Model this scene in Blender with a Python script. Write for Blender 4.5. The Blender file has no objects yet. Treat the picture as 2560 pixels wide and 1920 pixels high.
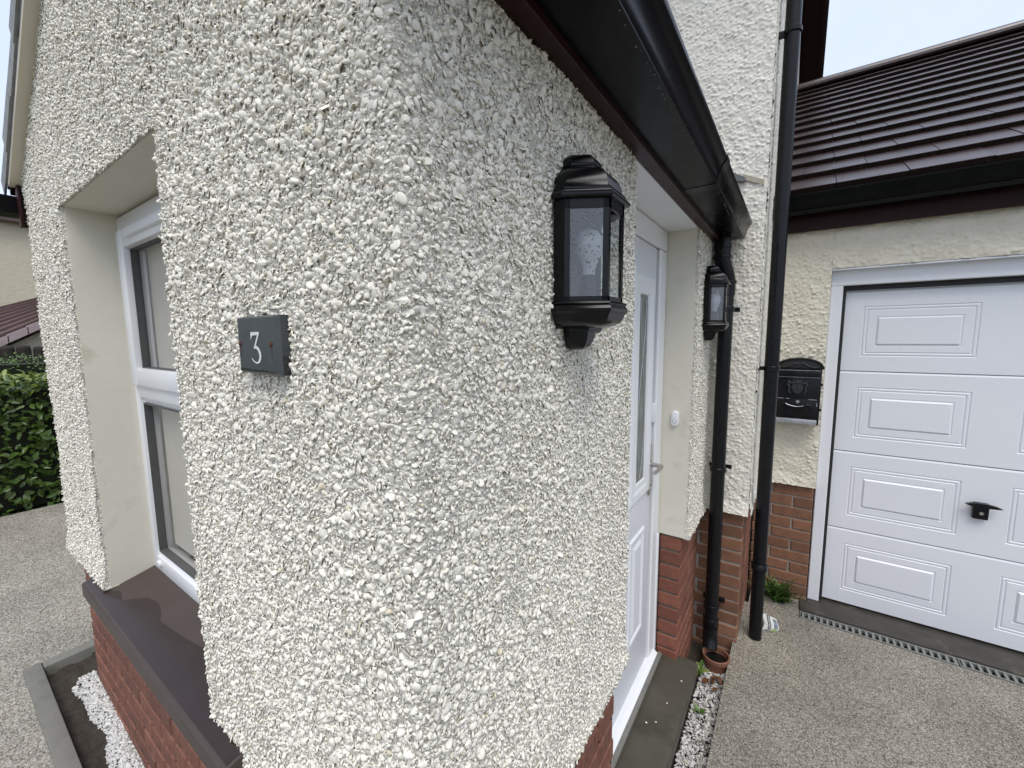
import bpy, bmesh, math, random
import numpy as np
from mathutils import Matrix, Vector

random.seed(7)
RNG = np.random.default_rng(11)
S = bpy.context.scene
COL = S.collection
R_ = math.radians

# ------------------------------------------------------------------ camera
CAM = (0.3846, -0.3400, 1.7551)
YAW, PITCH, ROLL = R_(34.3208), R_(-6.4684), R_(-0.4769)
F_PX = 1034.14                      # focal length in pixels of a 2560 wide picture
_F = Vector((-math.sin(YAW) * math.cos(PITCH), math.cos(YAW) * math.cos(PITCH), math.sin(PITCH)))
_R0 = Vector((math.cos(YAW), math.sin(YAW), 0)); _U0 = _R0.cross(_F)
_R = _R0 * math.cos(ROLL) + _U0 * math.sin(ROLL); _U = -_R0 * math.sin(ROLL) + _U0 * math.cos(ROLL)
cd = bpy.data.cameras.new('camera'); cam = bpy.data.objects.new('camera', cd); COL.objects.link(cam)
cd.sensor_width = 36.0; cd.lens = 36.0 * F_PX / 2560.0; cd.clip_start = 0.02; cd.clip_end = 500
cam.matrix_world = Matrix(((_R.x, _U.x, -_F.x, CAM[0]), (_R.y, _U.y, -_F.y, CAM[1]), (_R.z, _U.z, -_F.z, CAM[2]), (0, 0, 0, 1)))
S.camera = cam
S.render.resolution_x, S.render.resolution_y = 1024, 768

# ------------------------------------------------------------------ world, sun, exposure
SUN_EL, SUN_AZ = R_(62), R_(39)     # azimuth measured from -Y towards +X
W = bpy.data.worlds.new('World'); S.world = W; W.use_nodes = True
nt = W.node_tree; nt.nodes.clear()
out = nt.nodes.new('ShaderNodeOutputWorld'); bg = nt.nodes.new('ShaderNodeBackground')
sky = nt.nodes.new('ShaderNodeTexSky'); sky.sky_type = 'NISHITA'; sky.sun_disc = False
sky.sun_elevation = SUN_EL
sundir = Vector((math.sin(SUN_AZ) * math.cos(SUN_EL), -math.cos(SUN_AZ) * math.cos(SUN_EL), math.sin(SUN_EL)))
sky.sun_rotation = math.atan2(sundir.x, sundir.y)
sky.air_density = 1.0; sky.dust_density = 4.0; sky.ozone_density = 1.0
tc = nt.nodes.new('ShaderNodeTexCoord'); nz = nt.nodes.new('ShaderNodeTexNoise')
nz.inputs['Scale'].default_value = 2.2; nz.inputs['Detail'].default_value = 5; nz.inputs['Roughness'].default_value = .55
rmp = nt.nodes.new('ShaderNodeValToRGB')
rmp.color_ramp.elements[0].position = .25; rmp.color_ramp.elements[0].color = (4.7, 5.5, 7.1, 1)
rmp.color_ramp.elements[1].position = .75; rmp.color_ramp.elements[1].color = (6.1, 6.75, 8.0, 1)
mx = nt.nodes.new('ShaderNodeMixRGB'); mx.inputs[0].default_value = .86
nt.links.new(tc.outputs['Generated'], nz.inputs['Vector']); nt.links.new(nz.outputs['Fac'], rmp.inputs['Fac'])
nt.links.new(sky.outputs[0], mx.inputs[1]); nt.links.new(rmp.outputs[0], mx.inputs[2])
nt.links.new(mx.outputs[0], bg.inputs['Color']); bg.inputs['Strength'].default_value = 0.1
nt.links.new(bg.outputs[0], out.inputs[0])
sl = bpy.data.lights.new('sun', 'SUN'); sl.energy = 1.5; sl.angle = R_(35); sl.color = (1.0, .955, .89)
so = bpy.data.objects.new('sun', sl); COL.objects.link(so); so.location = (-3, -8, 12)
so.rotation_euler = (-sundir).to_track_quat('-Z', 'Y').to_euler()
S.view_settings.view_transform = 'Standard'; S.view_settings.look = 'None'
S.view_settings.exposure = 0.70; S.view_settings.gamma = 1.0
S.render.engine = 'CYCLES'
S.cycles.max_bounces = 8; S.cycles.transparent_max_bounces = 12; S.cycles.caustics_reflective = False; S.cycles.caustics_refractive = False

# ------------------------------------------------------------------ materials
def new_mat(name):
    m = bpy.data.materials.new(name); m.use_nodes = True
    t = m.node_tree; b = t.nodes['Principled BSDF']
    return m, t, b

def mat(name, c1, c2=None, rough=.6, nscale=30, detail=5, bump=0, bscale=200, bdist=.002, spec=.5, metal=0, rand=0, tint=False, coat=0, squash=None, vor=0, vscale=120, dirt=None, dscale=4, dpos=.6, rvar=0):
    """c1..c2 mixed by noise; bump from noise (+ voronoi); rand = brightness jitter by object; dirt = stain colour in patches."""
    m, t, b = new_mat(name); N = t.nodes; L = t.links
    co = N.new('ShaderNodeTexCoord'); vec = co.outputs['Object']
    if squash:
        mp = N.new('ShaderNodeMapping'); mp.inputs['Scale'].default_value = squash; L.new(vec, mp.inputs['Vector']); vec = mp.outputs[0]
    no = N.new('ShaderNodeTexNoise'); no.inputs['Scale'].default_value = nscale; no.inputs['Detail'].default_value = detail; no.inputs['Roughness'].default_value = .6
    L.new(vec, no.inputs['Vector'])
    if rand:
        oi0 = N.new('ShaderNodeObjectInfo'); ad = N.new('ShaderNodeVectorMath'); ad.operation = 'ADD'
        cb = N.new('ShaderNodeCombineXYZ'); ml = N.new('ShaderNodeMath'); ml.operation = 'MULTIPLY'; ml.inputs[1].default_value = 37
        L.new(oi0.outputs['Random'], ml.inputs[0]); L.new(ml.outputs[0], cb.inputs[0]); L.new(ml.outputs[0], cb.inputs[2])
        L.new(vec, ad.inputs[0]); L.new(cb.outputs[0], ad.inputs[1]); L.new(ad.outputs[0], no.inputs['Vector'])
    r = N.new('ShaderNodeValToRGB'); r.color_ramp.elements[0].position = .3; r.color_ramp.elements[1].position = .7
    r.color_ramp.elements[0].color = (*c1, 1); r.color_ramp.elements[1].color = (*(c2 or c1), 1)
    L.new(no.outputs['Fac'], r.inputs['Fac']); colr = r.outputs[0]
    if dirt:
        d = N.new('ShaderNodeTexNoise'); d.inputs['Scale'].default_value = dscale; d.inputs['Detail'].default_value = 8; d.inputs['Roughness'].default_value = .65
        L.new(co.outputs['Object'], d.inputs['Vector'])
        dr = N.new('ShaderNodeValToRGB'); dr.color_ramp.elements[0].position = dpos; dr.color_ramp.elements[1].position = min(1, dpos + .14)
        L.new(d.outputs['Fac'], dr.inputs['Fac'])
        mm = N.new('ShaderNodeMixRGB'); mm.inputs[2].default_value = (*dirt, 1)
        L.new(dr.outputs[0], mm.inputs[0]); L.new(colr, mm.inputs[1]); colr = mm.outputs[0]
    if rand:
        oi = N.new('ShaderNodeObjectInfo'); mr = N.new('ShaderNodeMapRange')
        mr.inputs['To Min'].default_value = 1 - rand; mr.inputs['To Max'].default_value = 1 + rand
        L.new(oi.outputs['Random'], mr.inputs['Value'])
        hs = N.new('ShaderNodeHueSaturation'); L.new(mr.outputs[0], hs.inputs['Value']); L.new(colr, hs.inputs['Color']); colr = hs.outputs[0]
    if tint:
        at = N.new('ShaderNodeAttribute'); at.attribute_name = 'tint'
        mr = N.new('ShaderNodeMapRange'); mr.inputs['To Min'].default_value = .88; mr.inputs['To Max'].default_value = 1.05
        L.new(at.outputs['Fac'], mr.inputs['Value'])
        hs = N.new('ShaderNodeHueSaturation'); L.new(mr.outputs[0], hs.inputs['Value']); L.new(colr, hs.inputs['Color']); colr = hs.outputs[0]
        lt_ = N.new('ShaderNodeMath'); lt_.operation = 'LESS_THAN'; lt_.inputs[1].default_value = .012; L.new(at.outputs['Fac'], lt_.inputs[0])
        st_n = N.new('ShaderNodeMixRGB'); st_n.blend_type = 'MULTIPLY'; st_n.inputs[2].default_value = (.86, .81, .70, 1); L.new(lt_.outputs[0], st_n.inputs[0]); L.new(colr, st_n.inputs[1]); colr = st_n.outputs[0]
    L.new(colr, b.inputs['Base Color'])
    b.inputs['Roughness'].default_value = rough; b.inputs['Metallic'].default_value = metal
    b.inputs['Specular IOR Level'].default_value = spec; b.inputs['Coat Weight'].default_value = coat
    if rvar:
        rr = N.new('ShaderNodeMapRange'); rr.inputs['To Min'].default_value = max(0, rough - rvar); rr.inputs['To Max'].default_value = min(1, rough + rvar)
        rn = N.new('ShaderNodeTexNoise'); rn.inputs['Scale'].default_value = 9; rn.inputs['Detail'].default_value = 6
        L.new(co.outputs['Object'], rn.inputs['Vector']); L.new(rn.outputs['Fac'], rr.inputs['Value']); L.new(rr.outputs[0], b.inputs['Roughness'])
    if bump or vor:
        bn = N.new('ShaderNodeTexNoise'); bn.inputs['Scale'].default_value = bscale; bn.inputs['Detail'].default_value = 6; bn.inputs['Roughness'].default_value = .6
        L.new(vec, bn.inputs['Vector']); h = bn.outputs['Fac']
        bp = N.new('ShaderNodeBump'); bp.inputs['Strength'].default_value = max(bump, .01); bp.inputs['Distance'].default_value = bdist
        L.new(h, bp.inputs['Height'])
        if vor:
            v = N.new('ShaderNodeTexVoronoi'); v.inputs['Scale'].default_value = vscale; v.feature = 'SMOOTH_F1'
            L.new(vec, v.inputs['Vector'])
            inv = N.new('ShaderNodeMath'); inv.operation = 'SUBTRACT'; inv.inputs[0].default_value = 1; L.new(v.outputs['Distance'], inv.inputs[1])
            bp2 = N.new('ShaderNodeBump'); bp2.inputs['Strength'].default_value = vor; bp2.inputs['Distance'].default_value = bdist * 2
            L.new(inv.outputs[0], bp2.inputs['Height']); L.new(bp.outputs[0], bp2.inputs['Normal']); L.new(bp2.outputs[0], b.inputs['Normal'])
        else:
            L.new(bp.outputs[0], b.inputs['Normal'])
    return m

def glass(name, tintc=(.93, .96, .95), rough=.0, ior=1.5):
    m, t, b = new_mat(name); N = t.nodes; L = t.links
    N.remove(b); o = N['Material Output']
    tr = N.new('ShaderNodeBsdfTransparent'); tr.inputs[0].default_value = (*tintc, 1)
    gl = N.new('ShaderNodeBsdfGlossy'); gl.inputs['Roughness'].default_value = rough
    fr = N.new('ShaderNodeFresnel'); fr.inputs['IOR'].default_value = ior
    ge = N.new('ShaderNodeNewGeometry'); inv = N.new('ShaderNodeMath'); inv.operation = 'SUBTRACT'; inv.inputs[0].default_value = 1; L.new(ge.outputs['Backfacing'], inv.inputs[1])
    mu = N.new('ShaderNodeMath'); mu.operation = 'MULTIPLY'; L.new(fr.outputs[0], mu.inputs[0]); L.new(inv.outputs[0], mu.inputs[1])
    mxs = N.new('ShaderNodeMixShader'); L.new(mu.outputs[0], mxs.inputs[0]); L.new(tr.outputs[0], mxs.inputs[1]); L.new(gl.outputs[0], mxs.inputs[2])
    L.new(mxs.outputs[0], o.inputs['Surface'])
    return m

def aggregate(name, cols, vscale, rough=.7, bdist=.003, patch=None):
    """speckled stone-in-resin: a random tone for each small cell"""
    m, t, b = new_mat(name); N = t.nodes; L = t.links
    co = N.new('ShaderNodeTexCoord'); v = N.new('ShaderNodeTexVoronoi'); v.inputs['Scale'].default_value = vscale
    L.new(co.outputs['Object'], v.inputs['Vector'])
    sp = N.new('ShaderNodeSeparateColor'); L.new(v.outputs['Color'], sp.inputs[0])
    r = N.new('ShaderNodeValToRGB'); r.color_ramp.interpolation = 'LINEAR'
    while len(r.color_ramp.elements) < len(cols): r.color_ramp.elements.new(.5)
    for i, (p, c) in enumerate(cols): r.color_ramp.elements[i].position = p; r.color_ramp.elements[i].color = (*c, 1)
    L.new(sp.outputs[0], r.inputs['Fac'])
    big = N.new('ShaderNodeTexNoise'); big.inputs['Scale'].default_value = 2.5; big.inputs['Detail'].default_value = 6; L.new(co.outputs['Object'], big.inputs['Vector'])
    mr = N.new('ShaderNodeMapRange'); mr.inputs['From Min'].default_value = .3; mr.inputs['From Max'].default_value = .7; mr.inputs['To Min'].default_value = .78; mr.inputs['To Max'].default_value = 1.14; L.new(big.outputs['Fac'], mr.inputs['Value'])
    hs = N.new('ShaderNodeHueSaturation'); L.new(mr.outputs[0], hs.inputs['Value']); L.new(r.outputs[0], hs.inputs['Color'])
    L.new(hs.outputs[0], b.inputs['Base Color']); b.inputs['Roughness'].default_value = rough
    bp = N.new('ShaderNodeBump'); bp.inputs['Strength'].default_value = .6; bp.inputs['Distance'].default_value = bdist; bp.invert = True
    L.new(v.outputs['Distance'], bp.inputs['Height']); L.new(bp.outputs[0], b.inputs['Normal'])
    return m

M = {}
M['pebble'] = mat('painted pebble', (.80, .765, .665), (.845, .815, .73), rough=.5, nscale=18, bump=.25, bscale=700, bdist=.0008, spec=.35, tint=True)
M['dash'] = mat('painted dash base', (.80, .765, .665), (.845, .815, .73), rough=.6, nscale=14, bump=1.0, bscale=420, bdist=.004, spec=.3, vor=1.0, vscale=190)
M['rough'] = mat('painted roughcast', (.68, .65, .565), (.76, .735, .655), rough=.55, nscale=9, bump=.4, bscale=420, bdist=.0015, spec=.3)
M['rough_far'] = mat('painted roughcast bumpy', (.68, .65, .565), (.76, .735, .655), rough=.6, nscale=9, bump=.9, bscale=160, bdist=.006, spec=.3, vor=.9, vscale=110)
M['cream_rough'] = mat('cream roughcast', (.61, .57, .465), (.69, .65, .545), rough=.6, nscale=7, bump=.4, bscale=420, bdist=.0015, spec=.3)
M['cream'] = mat('smooth cream paint', (.66, .63, .53), (.71, .68, .585), rough=.55, nscale=5, bump=.5, bscale=90, bdist=.002, spec=.3, dirt=(.575, .54, .445), dscale=5, dpos=.56)
M['cream_soffit'] = mat('cream soffit board', (.62, .57, .45), (.66, .61, .50), rough=.5, nscale=6, bump=.15, bscale=120)
M['white'] = mat('white plastic', (.78, .79, .81), (.81, .82, .83), rough=.32, nscale=4, bump=.03, bscale=60, rvar=.06)
M['garage_white'] = mat('white powder coated steel', (.72, .735, .77), (.745, .76, .79), rough=.42, nscale=3, bump=.22, bscale=340, bdist=.0006, squash=(.25, 1, 1))
M['door_white'] = mat('white wood grain door skin', (.74, .75, .78), (.79, .80, .82), rough=.38, nscale=30, bump=.25, bscale=90, bdist=.0008, squash=(1, 2.5, .12))
M['inner_white'] = mat('inner room paint', (.74, .72, .66), (.78, .76, .70), rough=.7, nscale=3)
M['black'] = mat('black plastic', (.0045, .005, .006), (.008, .0085, .010), rough=.28, spec=.25, nscale=16, bump=.06, bscale=200, bdist=.0004, rvar=.04)
M['black_gut'] = mat('weathered black plastic', (.0015, .0016, .0019), (.003, .0032, .0036), rough=.26, spec=.13, nscale=10, bump=.15, bscale=160, bdist=.0006, dirt=(.016, .017, .014), dscale=14, dpos=.62, rvar=.1)
M['lamp'] = mat('black die cast lantern', (.0022, .0025, .0034), (.004, .0044, .0056), rough=.27, spec=.3, nscale=12, bump=.08, bscale=300, bdist=.0003)
M['slatey'] = mat('honed slate', (.042, .050, .055), (.062, .070, .075), rough=.42, nscale=22, detail=8, bump=.15, bscale=160, bdist=.0005, dirt=(.085, .095, .10), dscale=14, dpos=.6)
M['slate_wet'] = mat('wet slate', (.016, .019, .021), (.024, .027, .03), rough=.22, nscale=20)
M['numeral'] = mat('silver paint', (.62, .62, .60), (.74, .74, .72), rough=.45, nscale=60)
M['rust'] = mat('rust', (.11, .035, .018), (.055, .02, .012), rough=.8, nscale=300, bump=.6, bscale=600, bdist=.0006)
M['rust_run'] = mat('rust streak', (.085, .048, .036), (.065, .045, .04), rough=.6, nscale=90)
M['brick_red'] = mat('red facing brick', (.145, .048, .031), (.215, .078, .046), rough=.75, nscale=26, detail=8, bump=.6, bscale=120, bdist=.003, rand=.22, dirt=(.15, .055, .038), dscale=26, dpos=.60)
M['brick_rustic'] = mat('rustic face brick', (.145, .050, .033), (.25, .110, .070), rough=.75, nscale=44, detail=9, bump=1.0, bscale=52, bdist=.010, rand=.25, squash=(1, 1, .3), dirt=(.085, .034, .026), dscale=26, dpos=.54)
M['brick_brown'] = mat('brown facing brick', (.155, .072, .040), (.225, .108, .060), rough=.75, nscale=24, detail=8, bump=.6, bscale=120, bdist=.003, rand=.22, dirt=(.12, .06, .045), dscale=34, dpos=.62)
M['mortar'] = mat('mortar', (.27, .235, .20), (.36, .325, .28), rough=.9, nscale=60, bump=.6, bscale=260, bdist=.002, dirt=(.16, .14, .12), dscale=9, dpos=.55)
M['mortar_dark'] = mat('dark mortar', (.10, .085, .075), (.16, .14, .12), rough=.9, nscale=60, bump=.6, bscale=260, bdist=.002)
M['tile'] = mat('concrete roof tile', (.022, .0095, .009), (.036, .0175, .0165), rough=.34, spec=.75, nscale=40, detail=8, bump=.3, bscale=260, bdist=.001, rand=.14, dirt=(.034, .026, .024), dscale=18, dpos=.68, rvar=.1)
M['tile_front'] = mat('near black tile front edge', (.006, .0035, .003), (.014, .008, .0065), rough=.9, nscale=60, bump=.5, bscale=200, spec=.1, dirt=(.02, .018, .010), dscale=20, dpos=.62)  # near-black colour put on the front faces for dark bands between tile rows
M['tile_edge'] = mat('old tile edge', (.20, .205, .21), (.30, .305, .31), rough=.8, nscale=30, bump=.4, bscale=200)
M['maroon'] = mat('maroon stained board', (.020, .0045, .0045), (.030, .0075, .007), rough=.36, spec=.2, nscale=30, bump=.12, bscale=60, bdist=.0008, squash=(1, .12, 1), rvar=.08)
M['maroon_v'] = mat('maroon verge board', (.015, .0042, .004), (.022, .0065, .006), rough=.45, spec=.15, nscale=20)
M['sill'] = mat('brown painted sill', (.056, .042, .037), (.066, .050, .045), rough=.42, spec=.35, nscale=6, bump=.1, bscale=200, bdist=.0006, rvar=.1)
M['sill_wet'] = mat('wet brown sill', (.028, .019, .018), (.036, .025, .024), rough=.30, spec=.3, nscale=8)
M['stone'] = mat('wet sandstone step', (.062, .057, .043), (.085, .078, .060), rough=.45, spec=.3, nscale=7, detail=9, bump=.3, bscale=190, bdist=.0015, dirt=(.048, .046, .032), dscale=5, dpos=.52, rvar=.16)
M['kerb'] = mat('concrete edging', (.14, .138, .12), (.19, .185, .165), rough=.85, nscale=14, bump=.5, bscale=240, bdist=.002, dirt=(.09, .095, .075), dscale=7, dpos=.56)
M['soil'] = mat('damp soil', (.030, .024, .018), (.06, .049, .038), rough=.95, nscale=38, detail=9, bump=1, bscale=70, bdist=.015)
M['gravel'] = mat('white chippings', (.55, .535, .51), (.70, .69, .67), rough=.6, nscale=40, tint=True)
M['gravel_dark'] = mat('grey chippings', (.16, .15, .14), (.28, .26, .24), rough=.6, nscale=40, tint=True)
M['thresh'] = mat('wet concrete threshold', (.032, .029, .024), (.06, .055, .046), rough=.45, nscale=8, detail=9, bump=.4, bscale=120, bdist=.003, dirt=(.15, .135, .10), dscale=4.5, dpos=.62, rvar=.15)
M['grate'] = mat('galvanised drain grate', (.19, .20, .19), (.27, .28, .265), rough=.5, nscale=40, metal=.3, bump=.2, bscale=300)
M['lead'] = mat('lead flashing', (.10, .105, .11), (.16, .165, .17), rough=.5, nscale=20, metal=.3)
M['chase'] = mat('cut mortar chase', (.36, .33, .25), (.45, .42, .33), rough=.9, nscale=40, bump=.5, bscale=200)
M['steel'] = mat('satin steel', (.50, .47, .43), (.56, .53, .50), rough=.28, metal=1, nscale=20)
M['silver'] = mat('worn silver paint', (.30, .31, .34), (.52, .53, .56), rough=.35, nscale=60, metal=.6)
M['ornament'] = mat('worn black relief', (.014, .016, .019), (.04, .043, .048), rough=.3, nscale=90)
M['rubber'] = mat('black rubber seal', (.010, .010, .010), (.014, .014, .014), rough=.7)
M['seam'] = mat('grey door seal', (.07, .07, .07), (.09, .09, .09), rough=.6)
M['terracotta'] = mat('terracotta', (.15, .062, .036), (.22, .10, .06), rough=.7, nscale=20, bump=.2, bscale=150, dirt=(.13, .06, .035), dscale=12, dpos=.56)
M['water'] = mat('dark drain water', (.006, .006, .006), (.010, .010, .009), rough=.08, nscale=10)
M['leaf'] = mat('weed leaf', (.045, .10, .02), (.09, .17, .035), rough=.45, nscale=50, rand=.25)
M['leaf_yellow'] = mat('pale weed leaf', (.10, .14, .03), (.16, .19, .05), rough=.45, nscale=50, rand=.2)
M['dead_leaf'] = mat('rotting leaf', (.075, .028, .010), (.12, .048, .016), rough=.6, nscale=50, rand=.2)
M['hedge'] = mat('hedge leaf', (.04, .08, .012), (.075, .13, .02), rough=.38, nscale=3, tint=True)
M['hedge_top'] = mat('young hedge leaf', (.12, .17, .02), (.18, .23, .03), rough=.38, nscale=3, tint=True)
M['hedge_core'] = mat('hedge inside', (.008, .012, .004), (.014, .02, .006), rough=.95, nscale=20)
M['far_hedge'] = mat('far hedge leaf', (.05, .10, .018), (.09, .16, .03), rough=.5, nscale=3, tint=True)
M['twig'] = mat('twig', (.03, .022, .015), (.05, .038, .025), rough=.9)
M['grass'] = mat('grass', (.035, .06, .012), (.06, .10, .02), rough=.6, nscale=5, tint=True)
M['far_wall'] = mat('neighbour cream render', (.58, .52, .38), (.63, .57, .43), rough=.8, nscale=2, bump=.6, bscale=14, bdist=.02)
M['far_tile'] = mat('neighbour roof tile', (.085, .05, .045), (.115, .07, .062), rough=.6, nscale=6, rand=.08)
M['far_verge'] = mat('pink verge tile', (.36, .28, .28), (.44, .36, .36), rough=.7, nscale=5)
M['log'] = mat('dark log', (.02, .017, .013), (.035, .03, .022), rough=.9, nscale=8)
M['bulb'] = mat('frosted bulb', (.48, .49, .52), (.52, .53, .56), rough=.25, spec=.5)
M['glass'] = glass('window glass', (.93, .93, .925), .0, 1.7)
M['lamp_glass'] = glass('lantern glass', (.93, .95, .96), .02, 2.3)
M['door_glass'] = mat('obscured door glass', (.10, .115, .11), (.16, .175, .165), rough=.10, nscale=16, bump=.3, bscale=46, bdist=.003)
M['came'] = mat('lead came', (.36, .38, .38), (.45, .47, .47), rough=.4, metal=.4)
M['drop'] = mat('rain drop', (.10, .11, .12), (.16, .17, .18), rough=.05, spec=.8)
M['packet'] = mat('printed packet', (.42, .43, .40), (.55, .56, .52), rough=.35, nscale=40, bump=.4, bscale=60, bdist=.004)
M['packet_black'] = mat('packet black print', (.014, .014, .016), (.02, .02, .022), rough=.35)
M['packet_blue'] = mat('packet blue grey print', (.10, .13, .17), (.14, .17, .22), rough=.35)
M['packet_green'] = mat('packet green print', (.16, .22, .06), (.22, .28, .09), rough=.35)
M['packet_white'] = mat('packet white print', (.65, .66, .63), rough=.35)
M['blue'] = mat('blue sticker', (.03, .10, .30), rough=.4)
M['curtain'] = mat('pale inner blind', (.68, .65, .59), (.74, .71, .65), rough=.8, nscale=6)
M['resin'] = aggregate('resin bound drive', [(0, (.05, .042, .03)), (.3, (.155, .138, .108)), (.62, (.262, .24, .20)), (.9, (.36, .336, .288)), (1, (.48, .455, .40))], 260)
M['resin2'] = aggregate('resin bound front drive', [(0, (.09, .078, .06)), (.3, (.205, .188, .156)), (.62, (.305, .284, .24)), (.9, (.395, .372, .325)), (1, (.50, .475, .43))], 210)
M['field'] = mat('far ground', (.05, .07, .025), (.08, .10, .04), rough=.95, nscale=.6)

# ------------------------------------------------------------------ object helpers
WORLD = {}
def tag(o, label=None, cat=None, group=None, kind=None):
    if label: o['label'] = label
    if cat: o['category'] = cat
    if group: o['group'] = group
    if kind: o['kind'] = kind
    return o
def link(o, parent=None, mw=None):
    COL.objects.link(o)
    mw = mw or Matrix.Identity(4)
    if parent:
        o.parent = parent; o.matrix_parent_inverse = WORLD[parent.name].inverted()
    o.matrix_basis = mw; WORLD[o.name] = mw
    return o
def thing(name, loc, label, cat, group=None):
    o = bpy.data.objects.new(name, None); o.empty_display_size = .05
    link(o, None, Matrix.Translation(loc)); return tag(o, label, cat, group)
def from_bm(name, bm, m, parent=None, smooth=False, mw=None, flat_angle=None):
    me = bpy.data.meshes.new(name); bm.to_mesh(me); bm.free()
    if m is not None: me.materials.append(M[m] if isinstance(m, str) else m)
    if smooth: me.polygons.foreach_set('use_smooth', [True] * len(me.polygons))
    o = bpy.data.objects.new(name, me); link(o, parent, mw)
    if smooth and flat_angle: me.set_sharp_from_angle(angle=R_(flat_angle))
    return o
def np_mesh(name, V, Fq, m, parent=None, smooth=False, tint=None, mw=None):
    """Fq: (n,3) or (n,4) int array"""
    me = bpy.data.meshes.new(name); V = np.ascontiguousarray(V, dtype=np.float32); Fq = np.ascontiguousarray(Fq, dtype=np.int32); k = Fq.shape[1]
    me.vertices.add(len(V)); me.vertices.foreach_set('co', V.ravel())
    me.loops.add(Fq.size); me.loops.foreach_set('vertex_index', Fq.ravel())
    me.polygons.add(len(Fq)); me.polygons.foreach_set('loop_start', np.arange(0, Fq.size, k, dtype=np.int32))
    me.update(calc_edges=True); me.validate()
    if smooth: me.polygons.foreach_set('use_smooth', np.ones(len(me.polygons), dtype=bool))
    if tint is not None:
        a = me.attributes.new('tint', 'FLOAT', 'POINT'); a.data.foreach_set('value', np.ascontiguousarray(tint, dtype=np.float32))
    if m: me.materials.append(M[m])
    o = bpy.data.objects.new(name, me); link(o, parent, mw); return o
def bm_box(bm, x0, x1, y0, y1, z0, z1):
    vs = [bm.verts.new(p) for p in ((x0, y0, z0), (x1, y0, z0), (x1, y1, z0), (x0, y1, z0), (x0, y0, z1), (x1, y0, z1), (x1, y1, z1), (x0, y1, z1))]
    for f in ((0, 3, 2, 1), (4, 5, 6, 7), (0, 1, 5, 4), (1, 2, 6, 5), (2, 3, 7, 6), (3, 0, 4, 7)): bm.faces.new([vs[i] for i in f])
    return vs
def bevel(bm, w, seg=2):
    bmesh.ops.bevel(bm, geom=bm.edges[:], offset=w, segments=seg, affect='EDGES', profile=.5, clamp_overlap=True)
def box(name, x0, x1, y0, y1, z0, z1, m, parent=None, bev=0, seg=2):
    bm = bmesh.new(); bm_box(bm, x0, x1, y0, y1, z0, z1)
    if bev: bevel(bm, bev, seg)
    return from_bm(name, bm, m, parent, smooth=bool(bev), flat_angle=40 if bev else None)
def boxes(name, L, m, parent=None, bev=0):
    bm = bmesh.new()
    for b in L: bm_box(bm, *b)
    if bev: bevel(bm, bev, 1)
    return from_bm(name, bm, m, parent)
def bm_prism(bm, prof, axis, a, b):
    """closed profile (list of 2-tuples) swept along an axis from a to b.  axis y: prof=(x,z); x: (y,z); z: (x,y)"""
    def P3(p, t): return {'y': (p[0], t, p[1]), 'x': (t, p[0], p[1]), 'z': (p[0], p[1], t)}[axis]
    A = [bm.verts.new(P3(p, a)) for p in prof]; B = [bm.verts.new(P3(p, b)) for p in prof]
    n = len(prof)
    for i in range(n): bm.faces.new((A[i], A[(i + 1) % n], B[(i + 1) % n], B[i]))
    bm.faces.new(A); bm.faces.new(B[::-1])
def prism(name, prof, axis, a, b, m, parent=None, smooth=False):
    bm = bmesh.new(); bm_prism(bm, prof, axis, a, b); bmesh.ops.recalc_face_normals(bm, faces=bm.faces[:])
    return from_bm(name, bm, m, parent, smooth=smooth, flat_angle=35 if smooth else None)
def bm_tube(bm, pts, rad, n=16, cap=True):
    pts = [Vector(p) for p in pts]; rings = []
    rads = rad if isinstance(rad, (list, tuple)) else [rad] * len(pts)
    up = None
    for i, p in enumerate(pts):
        d = (pts[min(i + 1, len(pts) - 1)] - pts[max(i - 1, 0)]).normalized()
        if up is None:
            up = Vector((0, 0, 1)) if abs(d.z) < .9 else Vector((1, 0, 0))
        a = d.cross(up).normalized(); b = a.cross(d).normalized(); up = b
        rings.append([bm.verts.new(p + (a * math.cos(2 * math.pi * k / n) + b * math.sin(2 * math.pi * k / n)) * rads[i]) for k in range(n)])
    for r0, r1 in zip(rings, rings[1:]):
        for k in range(n): bm.faces.new((r0[k], r0[(k + 1) % n], r1[(k + 1) % n], r1[k]))
    if cap: bm.faces.new(rings[0][::-1]); bm.faces.new(rings[-1])
def tube(name, pts, rad, m, parent=None, n=16):
    bm = bmesh.new(); bm_tube(bm, pts, rad, n); bmesh.ops.recalc_face_normals(bm, faces=bm.faces[:])
    return from_bm(name, bm, m, parent, smooth=True, flat_angle=40)
def bm_lathe(bm, prof, c, n=24):
    """prof: (r, z) list, axis z through c"""
    rings = [[bm.verts.new((c[0] + r * math.cos(2 * math.pi * k / n), c[1] + r * math.sin(2 * math.pi * k / n), c[2] + z)) for k in range(n)] for r, z in prof]
    for r0, r1 in zip(rings, rings[1:]):
        for k in range(n): bm.faces.new((r0[k], r0[(k + 1) % n], r1[(k + 1) % n], r1[k]))
    bm.faces.new(rings[0][::-1]); bm.faces.new(rings[-1])
def lathe(name, prof, c, m, parent=None, n=24):
    bm = bmesh.new(); bm_lathe(bm, prof, c, n); bmesh.ops.recalc_face_normals(bm, faces=bm.faces[:])
    return from_bm(name, bm, m, parent, smooth=True, flat_angle=45)
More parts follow.
